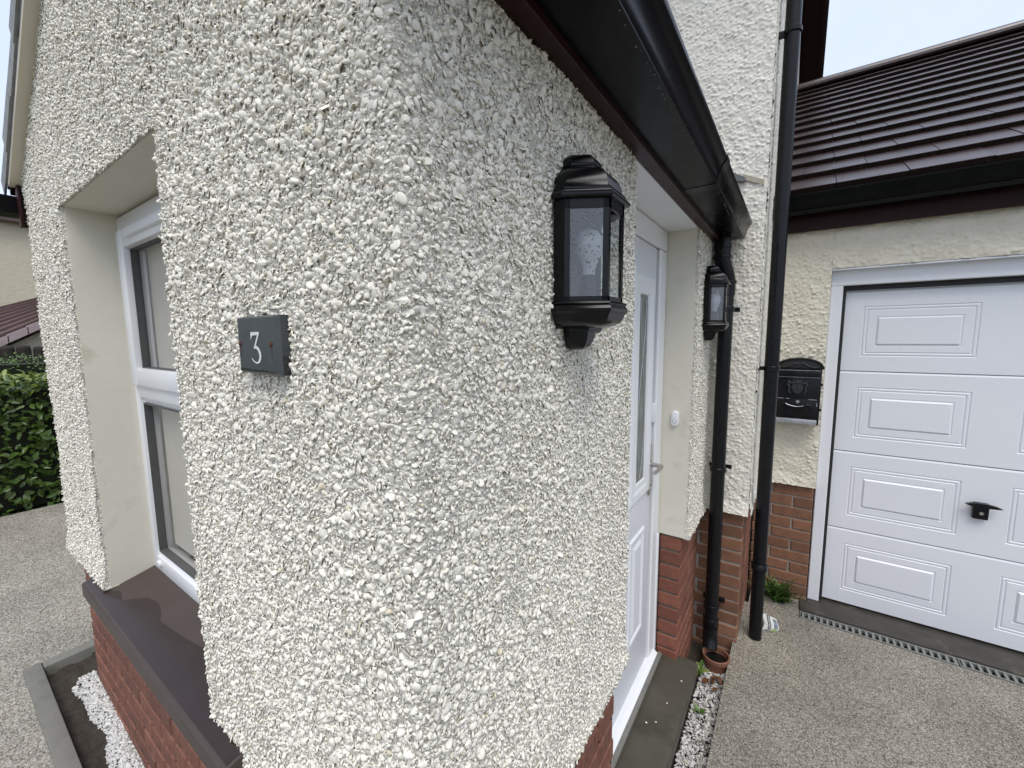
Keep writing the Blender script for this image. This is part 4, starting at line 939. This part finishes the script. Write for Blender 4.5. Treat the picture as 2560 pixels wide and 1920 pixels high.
for xs_c in (-.3795, -.2775):
    bm = bmesh.new(); bm_lathe(bm, [(.0042, 0), (.0040, .0010), (.0028, .0019), (.001, .0022)], (0, 0, 0), 14); bm.transform(Matrix.Translation((xs_c, pf, 1.7475)) @ Matrix.Rotation(R_(90), 4, 'X')); sc = from_bm('screw', bm, 'rust', pq, True)
    bm = bmesh.new(); vs = [bm.verts.new((xs_c + a, pf - .0004, z)) for a, z in ((-.0020, 1.745), (.0020, 1.745), (.0013, 1.735), (.0005, 1.7265), (-.0004, 1.7265), (-.0010, 1.736))]; bm.faces.new(vs); from_bm('rust_streak', bm, 'rust_run', sc)
bm = bmesh.new(); rr = random.Random(3); up = [(px0 + .003 + (px1 - c - px0 - .003) * k / 16, 1.7085 - .004 * k / 16 + rr.uniform(-.001, .001)) for k in range(17)]
vs = [bm.verts.new((x, pf - .0004, z)) for x, z in up] + [bm.verts.new((px1 - c, pf - .0004, pz0 + c * .6)), bm.verts.new((px0 + .003, pf - .0004, pz0 + c * .6))]; bm.faces.new(vs)
bm_box(bm, px1 - .0004, px1 + .0005, pf + .007, .003, pz0, 1.730); from_bm('wet_stain', bm, 'slate_wet', pq)

# ================================================================== door bell
db = thing('door_bell', (-.067, D2, 1.365), 'white oval door bell push on the smooth cream door reveal', 'door bell')
bm = bmesh.new(); hx, hz2 = .0165, .037
def stadium(hx, hz, y, n=10):
    r = hx; return [(-.067 + r * math.cos(t), y, 1.364 + (hz - r) + r * math.sin(t)) for t in np.linspace(0, math.pi, n)] + [(-.067 + r * math.cos(t), y, 1.364 - (hz - r) + r * math.sin(t)) for t in np.linspace(math.pi, 2 * math.pi, n)]
loft(bm, [stadium(hx, hz2, D2), stadium(hx, hz2, D2 - .012), stadium(hx - .002, hz2 - .002, D2 - .015), stadium(hx - .006, hz2 - .006, D2 - .0165)]); bmesh.ops.recalc_face_normals(bm, faces=bm.faces[:]); from_bm('bell_case', bm, 'white', db, True, flat_angle=40)
bm = bmesh.new(); bm_lathe(bm, [(.0098, 0), (.0098, .0012), (.0085, .0014)], (0, 0, 0), 22); bm.transform(Matrix.Translation((-.067, D2 - .0155, 1.353)) @ Matrix.Rotation(R_(90), 4, 'X')); rg_o = from_bm('button_ring', bm, 'seam', db, True, flat_angle=40)
bm = bmesh.new(); bm_lathe(bm, [(.0082, 0), (.0082, .002), (.007, .0026)], (0, 0, 0), 22); bm.transform(Matrix.Translation((-.067, D2 - .0155, 1.353)) @ Matrix.Rotation(R_(90), 4, 'X')); from_bm('button', bm, 'white', db, True, flat_angle=40)

# ================================================================== letter box on the garage pier
lb = thing('letter_box', (.425, G, 1.2), 'ornate black letter box with arched lid and silver base strip on cream wall', 'letter box')
lx0, lx1, ly = .302, .528, G - .098
box('case', lx0, lx1, ly, G - .004, 1.205, 1.548, 'black', lb, .003)
arch = [(lx0 - .006, 1.548), (lx1 + .010, 1.548), (lx1 + .010, 1.562)] + [((lx0 + lx1) / 2 + (lx1 - lx0 + .012) / 2 * math.cos(t), 1.562 + .052 * math.sin(t)) for t in np.linspace(.12, math.pi - .12, 15)] + [(lx0 - .006, 1.562)]
lid = prism('lid', arch, 'y', ly - .014, G - .004, 'black', lb)
arch2 = [((lx0 + lx1) / 2 + (lx1 - lx0 - .018) / 2 * math.cos(t), 1.556 + .042 * math.sin(t)) for t in np.linspace(.02, math.pi - .02, 15)]
prism('lid_face', arch2, 'y', ly - .017, ly - .0139, 'rubber', lid)
for sgn in (-1, 1):
    tube('scroll', [((lx0 + lx1) / 2 + sgn * x, ly - .019, z) for x, z in ((.006, 1.578), (.018, 1.584), (.032, 1.576), (.045, 1.566), (.066, 1.560), (.088, 1.5575))], [.004, .005, .0042, .0035, .003, .002], 'ornament', lid, 8)
box('mail_flap', lx0 + .008, lx1 - .010, ly - .012, ly, 1.500, 1.536, 'black', lb, .003)
box('bright_edge', lx0 + .004, lx1 - .006, ly - .0128, ly - .010, 1.5375, 1.5405, 'silver', lb)
box('bright_edge', lx0 + .006, lx1 - .010, ly - .004, ly - .001, 1.4945, 1.497, 'silver', lb)
cr = bmesh.new(); cx0 = (lx0 + lx1) / 2 - .004
bm_prism(cr, [(cx0 - .026, 1.452), (cx0 + .026, 1.452), (cx0 + .028, 1.425), (cx0 + .016, 1.402), (cx0, 1.392), (cx0 - .016, 1.402), (cx0 - .028, 1.425)], 'y', ly - .008, ly + .002)
bm_box(cr, cx0 - .004, cx0 + .004, ly - .012, ly, 1.40, 1.45); bm_box(cr, cx0 - .024, cx0 + .024, ly - .012, ly, 1.424, 1.431)
bm_prism(cr, [(cx0 - .018, 1.458), (cx0 - .022, 1.484), (cx0 - .008, 1.472), (cx0, 1.490), (cx0 + .008, 1.472), (cx0 + .022, 1.484), (cx0 + .018, 1.458)], 'y', ly - .007, ly + .002)
for sgn in (-1, 1):
    bm_tube(cr, [(cx0 + sgn * x, ly - .004, z) for x, z in ((.034, 1.395), (.044, 1.41), (.040, 1.43), (.048, 1.45), (.042, 1.466), (.052, 1.474))], [.004, .005, .005, .005, .004, .002], 8)
    bm_tube(cr, [(cx0 + sgn * x, ly - .004, z) for x, z in ((.012, 1.457), (.030, 1.462), (.046, 1.457), (.056, 1.448))], [.003, .004, .003, .002], 8)
bmesh.ops.recalc_face_normals(cr, faces=cr.faces[:]); from_bm('coat_of_arms', cr, 'ornament', lb)
ldr = box('access_door', lx0 + .004, lx1 - .012, ly - .006, ly, 1.246, 1.362, 'black', lb, .003)
for (a, b) in ((lx0 + .006, lx0 + .045), (lx0 + .055, lx0 + .072), (lx1 - .058, lx1 - .016)): box('bright_edge', a, b, ly - .0075, ly - .0055, 1.3605, 1.3635, 'silver', ldr)
box('bright_edge', lx1 - .0165, lx1 - .0135, ly - .0075, ly - .0055, 1.32, 1.345, 'silver', ldr)
tube('lock', [(cx0 + .006, ly - .006, 1.346), (cx0 + .006, ly - .013, 1.346)], .0095, 'steel', ldr, 16)
bm = bmesh.new(); crv = [(-.066, 1.332), (-.055, 1.328), (-.035, 1.319), (-.012, 1.313), (.012, 1.313), (.035, 1.318), (.055, 1.326), (.068, 1.331)]
bm_tube(bm, [(cx0 + a, ly - .010, z) for a, z in crv], [.004, .007, .009, .009, .009, .009, .007, .004], 8); bm_tube(bm, [(cx0, ly - .008, 1.31), (cx0, ly - .008, 1.272)], [.003, .001], 6)
bm_tube(bm, [(cx0 + sg_ * .066, ly - .008, 1.334) for sg_ in (-1,)] + [(cx0 - .066, ly - .008, 1.30)], [.006, .003], 8); bm_tube(bm, [(cx0 + .068, ly - .008, 1.334), (cx0 + .068, ly - .008, 1.298)], [.006, .003], 8)
bmesh.ops.recalc_face_normals(bm, faces=bm.faces[:]); horn = from_bm('post_horn', bm, 'black', ldr, True)
tube('worn_highlight', [(cx0 + a, ly - .0178, z + .003) for a, z in crv[1:6]], .0022, 'silver', horn, 6)
box('base_strip', lx0 - .002, lx1 - .010, ly - .010, ly + .004, 1.206, 1.238, 'silver', lb, .003)
for z_ in (1.455, 1.30): box('hinge', lx1, lx1 + .009, ly + .004, ly + .02, z_ - .008, z_ + .008, 'black', lb, .002)

# ================================================================== step, edging, pot, gravel
st_ = box('door_step', DR + .012, .073, .74, 1.742, ZP - .075, ZP, 'stone', None, .004); tag(st_, 'olive brown sandstone step below the white front door', 'step')
for k, (x, y) in enumerate(((.004, 1.42), (-.012, 1.30), (-.045, 1.275), (.03, 1.58))):
    o = bpy.data.objects.new('loose_pebble', PM[k]); link(o, None, Matrix.Translation((x, y, ZP + .0015)) @ Matrix.Diagonal((.0042, .0042, .0042, 1)))
    tag(o, 'tiny white stone lying on the sandstone step', 'pebble', 'loose stones on the step')
ed = thing('garden_edging', (-2.5, -.14, .19), 'weathered grey concrete edging round the soil bed below the window', 'edging')
def edging(x0, x1, y0, y1):
    bm = bmesh.new(); vs = bm_box(bm, x0, x1, y0, y1, -.3, 0)
    for v in vs:
        if v.co.z > -.01: v.co.z = gz(v.co.x) + .012
    bevel(bm, .006, 2); from_bm('edging_stone', bm, 'kerb', ed, True, flat_angle=40)
for a, b in ((-2.542, -1.66), (-1.655, -.76), (-.755, .14)): edging(a, b, -.172, -.112)
for a, b in ((-.110, .80), (.805, 1.7)): edging(-2.542, -2.482, a, b)
def gravel(name, n, fx, fy, fz, med, m, seed, label, cat, protos=SMALL):
    rg = np.random.default_rng(seed); P = np.stack([rg.uniform(*fx, n), rg.uniform(*fy, n), np.zeros(n)], 1); P[:, 2] = [fz(x, y) for x, y in P[:, :2]]; P[:, 2] += rg.uniform(-.3, .9, n) * med
    a = np.clip(rg.lognormal(math.log(med), .3, n), .0025, .02); o = scatter(name, P, np.tile([0, 0, 1.], (n, 1)), a, protos, m, None, rg, tilt=.5); return tag(o, label, cat)
def wavy(x): return -.040 + .012 * math.sin(x * 9) + .008 * math.sin(x * 23 + 1)
def heap(x, y):
    e = wavy(x); return gz(x) - .03 + .045 * max(0, min(1, (y - e) / .03)) if y > e else gz(x) - .06
gravel('white_gravel', 6600, (-2.27, -.95), (-.055, .024), heap, .0056, 'gravel', 2, 'white chippings heaped along the brick wall under the window sill', 'gravel')
gravel('pale_gravel', 3600, (.062, .185), (.75, 2.02), lambda x, y: -.062, .0062, 'gravel', 3, 'white and grey chippings in the strip between step and drive', 'gravel')
gravel('grey_gravel', 900, (.062, .185), (.70, 2.1), lambda x, y: -.060, .0060, 'gravel_dark', 4, 'scattered darker grey stones among the pale chippings beside the step', 'gravel')
pot = thing('terracotta_pot', (.115, 2.03, -.06), 'sunken terracotta pot with dark water under the downpipe', 'pot')
pc = (.122, 2.010, 0)
lathe('pot_wall', [(.040, -.12), (.058, -.04), (.062, -.012), (.062, -.010), (.068, -.008), (.069, .014), (.066, .017), (.061, .016), (.058, -.02), (.036, -.118)], pc, 'terracotta', pot, 32)
lathe('water', [(.0565, -.020), (.0568, -.016), (.001, -.0155)], pc, 'water', pot, 32)

# ================================================================== plants and litter near the house
def leaf_mesh(name, L, Wd, m, curl=.25, seg=5):
    V, Fc = [], []
    for i in range(seg + 1):
        t = i / seg; w = Wd * math.sin(math.pi * min(1, t * .93 + .05)) ** .8 * .5; zc = -curl * L * t * t
        V += [(t * L, -w, zc + w * .25), (t * L, 0, zc), (t * L, w, zc + w * .25)]
    for i in range(seg):
        for j in range(2): Fc.append((i * 3 + j, i * 3 + 3 + j, i * 3 + 4 + j, i * 3 + 1 + j))
    me = bpy.data.meshes.new(name); me.from_pydata(V, [], Fc); me.materials.append(M[m]); me.polygons.foreach_set('use_smooth', [True] * len(Fc)); return me
def frond_mesh(L, m, seed):
    rr = random.Random(seed); V, Fc = [], []
    def quad(p0, d, ln, wd):
        d = Vector(d).normalized(); s_ = d.cross(Vector((0, 0, 1))).normalized() * wd; b = len(V); p0 = Vector(p0)
        V.extend([tuple(p0), tuple(p0 + d * ln * .5 + s_), tuple(p0 + d * ln + Vector((0, 0, -ln * .15))), tuple(p0 + d * ln * .5 - s_)]); Fc.append((b, b + 1, b + 2, b + 3))
    n = 9
    for i in range(n):
        t = i / (n - 1); p = (t * L, 0, L * (.55 * t - .55 * t * t)); ln = L * .34 * (1 - .65 * t)
        for sg in (-1, 1):
            a = R_(rr.uniform(42, 62)); d = (math.cos(a), sg * math.sin(a), rr.uniform(-.1, .35)); quad(p, d, ln, ln * .20)
            q = Vector(p) + Vector(d).normalized() * ln * .5; quad(q, (math.cos(a * .3), sg * math.sin(a * .3), .1), ln * .45, ln * .12)
        if i: quad((V[0][0] + (i - 1) / (n - 1) * L, 0, L * (.55 * (t - 1 / (n - 1)) - .55 * (t - 1 / (n - 1)) ** 2)), (1, 0, .2), L / n * 1.2, .0012)
    me = bpy.data.meshes.new('leaf'); me.from_pydata(V, [], Fc); me.materials.append(M[m]); return me
fm = [frond_mesh(.13, 'leaf', i) for i in range(4)]
def weed(loc, n, sc, label, meshes, spread=(0, 2 * math.pi), el=(15, 55)):
    t = thing('weed', loc, label, 'weed'); rr = random.Random(int(abs(loc[0] * 997 + loc[1] * 131) * 10))
    for i in range(n):
        az = spread[0] + (spread[1] - spread[0]) * (i + rr.random() * .7) / n; e = R_(rr.uniform(*el)); s = sc * rr.uniform(.7, 1.15)
        mw = Matrix.Translation(loc) @ Matrix.Rotation(az, 4, 'Z') @ Matrix.Rotation(-e, 4, 'Y') @ Matrix.Rotation(rr.uniform(-.5, .5), 4, 'X') @ Matrix.Diagonal((s, s, s, 1))
        link(bpy.data.objects.new('leaf', rr.choice(meshes)), t, mw)
    return t
weed((.405, 2.785, .0), 22, 1.35, 'feathery green weed growing at the foot of the garage brick pier', fm, (R_(150), R_(390)), (15, 65))
weed((.352, 2.800, .0), 12, 1.1, 'smaller feathery weed right behind the tall downpipe', fm, (R_(140), R_(400)), (25, 75))
lm = [leaf_mesh('leaf', .045, .022, 'leaf_yellow'), leaf_mesh('leaf', .05, .02, 'leaf')]
weed((.062, 1.90, -.03), 9, 1.0, 'yellow green leaves between the step corner and the terracotta pot', lm, el=(10, 70))
weed((.100, 1.66, -.06), 8, .8, 'small green weed in the gravel beside the far half of the step', lm, el=(10, 60))
weed((.090, 1.22, -.06), 7, .8, 'small leafy weed in the gravel at the bottom edge of the picture', lm, el=(10, 55))
dm = [leaf_mesh('dead_leaf', .036, .02, 'dead_leaf', .4)]
for i, (x, y, a) in enumerate(((.115, 1.90, .3), (.135, 1.86, 2.1), (.105, 1.87, 4.0), (.14, 1.80, 1.2), (.15, 1.91, 5.1), (.12, 1.83, 3.2), (.16, 1.85, .2))):
    o = bpy.data.objects.new('dead_leaf', dm[0]); link(o, None, Matrix.Translation((x, y, -.045 + .004 * i)) @ Matrix.Rotation(a, 4, 'Z') @ Matrix.Rotation(-.25, 4, 'Y'))
    tag(o, 'rust brown dead leaf lying on the gravel before the terracotta pot', 'leaf', 'dead leaves by the pot')
# crumpled packet behind the tall downpipe
pk = thing('crisp_packet', (.345, 2.43, 0), 'crumpled printed packet lying on the drive behind the tall downpipe', 'packet')
def packet_surf(u, v):     # u across 0..1, v 0..1 from the near lower edge up
    x = .318 + .078 * u; y = 2.385 + .055 * v + .035 * u + .006 * math.sin(u * 7 + v * 5)
    return (x + .006 * math.sin(v * 5), y, .004 + .070 * v * (1 - .45 * u * u) + .005 * math.sin(u * 9) * v)
def pk_patch(name, u0, u1, v0, v1, m, off, n=10):
    V = [Vector(packet_surf(u0 + (u1 - u0) * i / n, v0 + (v1 - v0) * j / n)) + Vector((0, -off, off * .5)) for i in range(n + 1) for j in range(n + 1)]
    Fc = [(i * (n + 1) + j, (i + 1) * (n + 1) + j, (i + 1) * (n + 1) + j + 1, i * (n + 1) + j + 1) for i in range(n) for j in range(n)]
    return np_mesh(name, np.array([tuple(v) for v in V]), np.array(Fc), m, pk, smooth=True)
b_ = pk_patch('packet_front', 0, 1, 0, 1, 'packet', 0); sm_ = b_.modifiers.new('thick', 'SOLIDIFY'); sm_.thickness = .006; sm_.offset = -1
pk_patch('black_band', .30, .50, .10, .98, 'packet_black', .0012); pk_patch('blue_band', .68, .92, .12, .85, 'packet_blue', .0012); pk_patch('green_band', .55, .90, .02, .2, 'packet_green', .0014)
cu = bpy.data.curves.new('txt', 'FONT'); cu.body = 'INVESTIGATE'; cu.size = 1; to = bpy.data.objects.new('txt', cu); COL.objects.link(to); bpy.context.view_layer.update()
dg = bpy.context.evaluated_depsgraph_get(); tme = bpy.data.meshes.new_from_object(to.evaluated_get(dg)); COL.objects.unlink(to); bpy.data.objects.remove(to)
xsv = [v.co.x for v in tme.vertices]; ysv = [v.co.y for v in tme.vertices]; x0_, x1_ = min(xsv), max(xsv); y0_, y1_ = min(ysv), max(ysv)
for v in tme.vertices:
    vv = .93 - .78 * (v.co.x - x0_) / (x1_ - x0_); uu = .345 + .115 * (v.co.y - y0_) / (y1_ - y0_); p = Vector(packet_surf(uu, vv)) + Vector((0, -.0024, .0014)); v.co = p
tme.materials.clear(); tme.materials.append(M['packet_white']); o = bpy.data.objects.new('lettering', tme); link(o, pk)
# bits on the drive
rl = random.Random(6)
for i, (x, y) in enumerate(((.43, 2.46), (.40, 2.34), (.85, 2.36), (.245, 2.31))):
    o = bpy.data.objects.new('fallen_twig', dm[0] if i < 3 else PM[8]); s = .35 if i < 3 else .004
    link(o, None, Matrix.Translation((x, y, .002)) @ Matrix.Rotation(rl.uniform(0, 6), 4, 'Z') @ Matrix.Diagonal((s, s * (.5 if i < 3 else .6), s * .5, 1)))
    tag(o, 'scrap of dead leaf on the resin drive' if i < 3 else 'pale grit speck on the resin drive', 'litter', 'leaf scraps on the drive' if i < 3 else 'grit specks on the drive')

# ================================================================== left background: hedges, neighbour
def leaf_protos():
    out = []
    for w in (.42, .55, .5):
        V = np.array([(0, 0, 0), (.35, -w * .5, .05), (.75, -w * .38, .03), (1, 0, -.10), (.75, w * .38, .03), (.35, w * .5, .05), (.5, 0, -.04)]); Fc = np.array([(0, 1, 6), (1, 2, 6), (2, 3, 6), (3, 4, 6), (4, 5, 6), (5, 0, 6)]); out.append((V, Fc))
    return out
LP = leaf_protos()
def hedge(name, x0, x1, y0, y1, z0, z1, n, size, mside, mtop, label, seed, core_in=.10):
    t = thing(name, ((x0 + x1) / 2, (y0 + y1) / 2, z0), label, 'hedge'); rg = np.random.default_rng(seed)
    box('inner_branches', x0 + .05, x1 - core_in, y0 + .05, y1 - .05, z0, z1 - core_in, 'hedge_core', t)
    def face(n, fpos, nrm, m, nm, tilt):
        P = fpos(n); o = scatter(nm, P, np.tile(np.array(nrm, float), (n, 1)), size * rg.uniform(.6, 1.25, n), LP, m, t, rg, tilt=tilt); return o
    dep = .16
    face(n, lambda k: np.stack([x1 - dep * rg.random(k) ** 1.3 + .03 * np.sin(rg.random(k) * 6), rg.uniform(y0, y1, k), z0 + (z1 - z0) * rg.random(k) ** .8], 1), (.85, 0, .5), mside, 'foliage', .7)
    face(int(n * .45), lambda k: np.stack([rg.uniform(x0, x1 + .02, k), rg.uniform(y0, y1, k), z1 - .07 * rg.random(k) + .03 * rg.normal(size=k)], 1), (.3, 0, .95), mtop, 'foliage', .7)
    return t
hedge('laurel_hedge', -5.45, -4.80, -2.6, 1.6, .36, 1.44, 7000, .068, 'hedge', 'hedge_top', 'broad leaved green hedge with yellow green top beyond the left drive', 12)
hedge('clipped_hedge', -8.9, -8.2, -3.0, 2.4, .35, 1.54, 5000, .035, 'far_hedge', 'far_hedge', 'clipped bright green hedge behind the broad leaved hedge', 13)
# verge strip under the hedge
bm = bmesh.new(); bm_box(bm, -60, -4.752, -60, 60, -.28, .31); tag(from_bm('lawn', bm, 'soil'), kind='structure')
rgg = np.random.default_rng(17); n = 2600; Pg = np.stack([rgg.uniform(-4.98, -4.752, n), rgg.uniform(-1.2, 1.2, n), np.full(n, .312)], 1)
tag(scatter('grass', Pg, np.tile([0, 0, 1.], (n, 1)), rgg.uniform(.015, .04, n), LP, 'grass', None, rgg, tilt=1.2), 'ragged grass strip at the foot of the hedge', 'grass')
lg = thing('log_edging', (-10.5, .5, .4), 'row of dark round topped logs behind the far hedge', 'edging')
bm = bmesh.new(); bm_lathe(bm, [(.085, -1.0), (.085, -.03), (.075, .0), (.05, .018), (.001, .022)], (0, 0, 0), 12); lgm = bpy.data.meshes.new('log'); bm.to_mesh(lgm); bm.free(); lgm.materials.append(M['log'])
for k in range(22):
    link(bpy.data.objects.new('log', lgm), lg, Matrix.Translation((-10.5 + .01 * (k % 3), -1.4 + .185 * k, 1.66 + .012 * math.sin(k * 2.3))))
nb = thing('neighbour_house', (-17, 2, .3), 'cream rendered neighbouring house seen past the porch', 'house')
boxes('wall', [(-22, -16.2, -9, 9, .3, 4.78)], 'far_wall', nb)
prism('roof', [(-15.95, 4.74), (-15.95, 4.82), (-19.1, 6.0), (-22.3, 4.82), (-22.3, 4.74), (-19.1, 5.9)], 'y', -9.2, 9.2, 'far_tile', nb)
# its lean-to garage: roof plane falling towards the left drive
lt = thing('neighbour_garage', (-13, 1, .3), 'low brown tiled neighbouring garage roof with pinkish verge tiles', 'garage')
A = Vector((-15.5, -1, 1.71)); B = Vector((-15.5, 3, 3.39)); Cc = Vector((-11.5, 2.5, 2.89)); Dv = Vector((-11.5, -.5, .97))
nr = 9
for k in range(nr):
    t0, t1 = k / nr, (k + 1.1) / nr; p = [Dv.lerp(A, t0), Cc.lerp(B, t0), Cc.lerp(B, t1), Dv.lerp(A, t1)]; up = Vector((0, 0, .06))
    bm = bmesh.new(); lo = [bm.verts.new(q) for q in p]; hi = [bm.verts.new(q + (up if i < 2 else up * .1)) for i, q in enumerate(p)]
    bm.faces.new(hi); bm.faces.new(lo[::-1])
    for i in range(4): bm.faces.new((lo[i], lo[(i + 1) % 4], hi[(i + 1) % 4], hi[i]))
    bmesh.ops.recalc_face_normals(bm, faces=bm.faces[:]); from_bm('roof_tile_course', bm, 'far_tile', lt)
for k in range(12):
    p = Dv.lerp(Cc, k / 12) + Vector((.06, 0, -.05)); q = Dv.lerp(Cc, (k + 1.05) / 12) + Vector((.06, 0, -.05)); bm = bmesh.new()
    vs = [bm.verts.new(v) for v in (p, q, q + Vector((0, 0, .13)), p + Vector((0, 0, .155)), p + Vector((-.1, 0, 0)), q + Vector((-.1, 0, 0)), q + Vector((-.1, 0, .13)), p + Vector((-.1, 0, .155)))]
    for f in ((0, 1, 2, 3), (7, 6, 5, 4), (0, 4, 5, 1), (1, 5, 6, 2), (2, 6, 7, 3), (3, 7, 4, 0)): bm.faces.new([vs[i] for i in f])
    bmesh.ops.recalc_face_normals(bm, faces=bm.faces[:]); from_bm('verge_tile', bm, 'far_verge', lt)
bm = bmesh.new(); vs = [bm.verts.new(v) for v in ((-11.7, -.5, .3), (-11.7, 2.5, .3), (-11.7, 2.5, 2.76), (-11.7, -.5, .86))]; bm.faces.new(vs); r_ = bmesh.ops.extrude_face_region(bm, geom=bm.faces[:])
for v in [e for e in r_['geom'] if isinstance(e, bmesh.types.BMVert)]: v.co.x -= 3.6
bmesh.ops.recalc_face_normals(bm, faces=bm.faces[:]); from_bm('wall', bm, 'far_wall', lt)
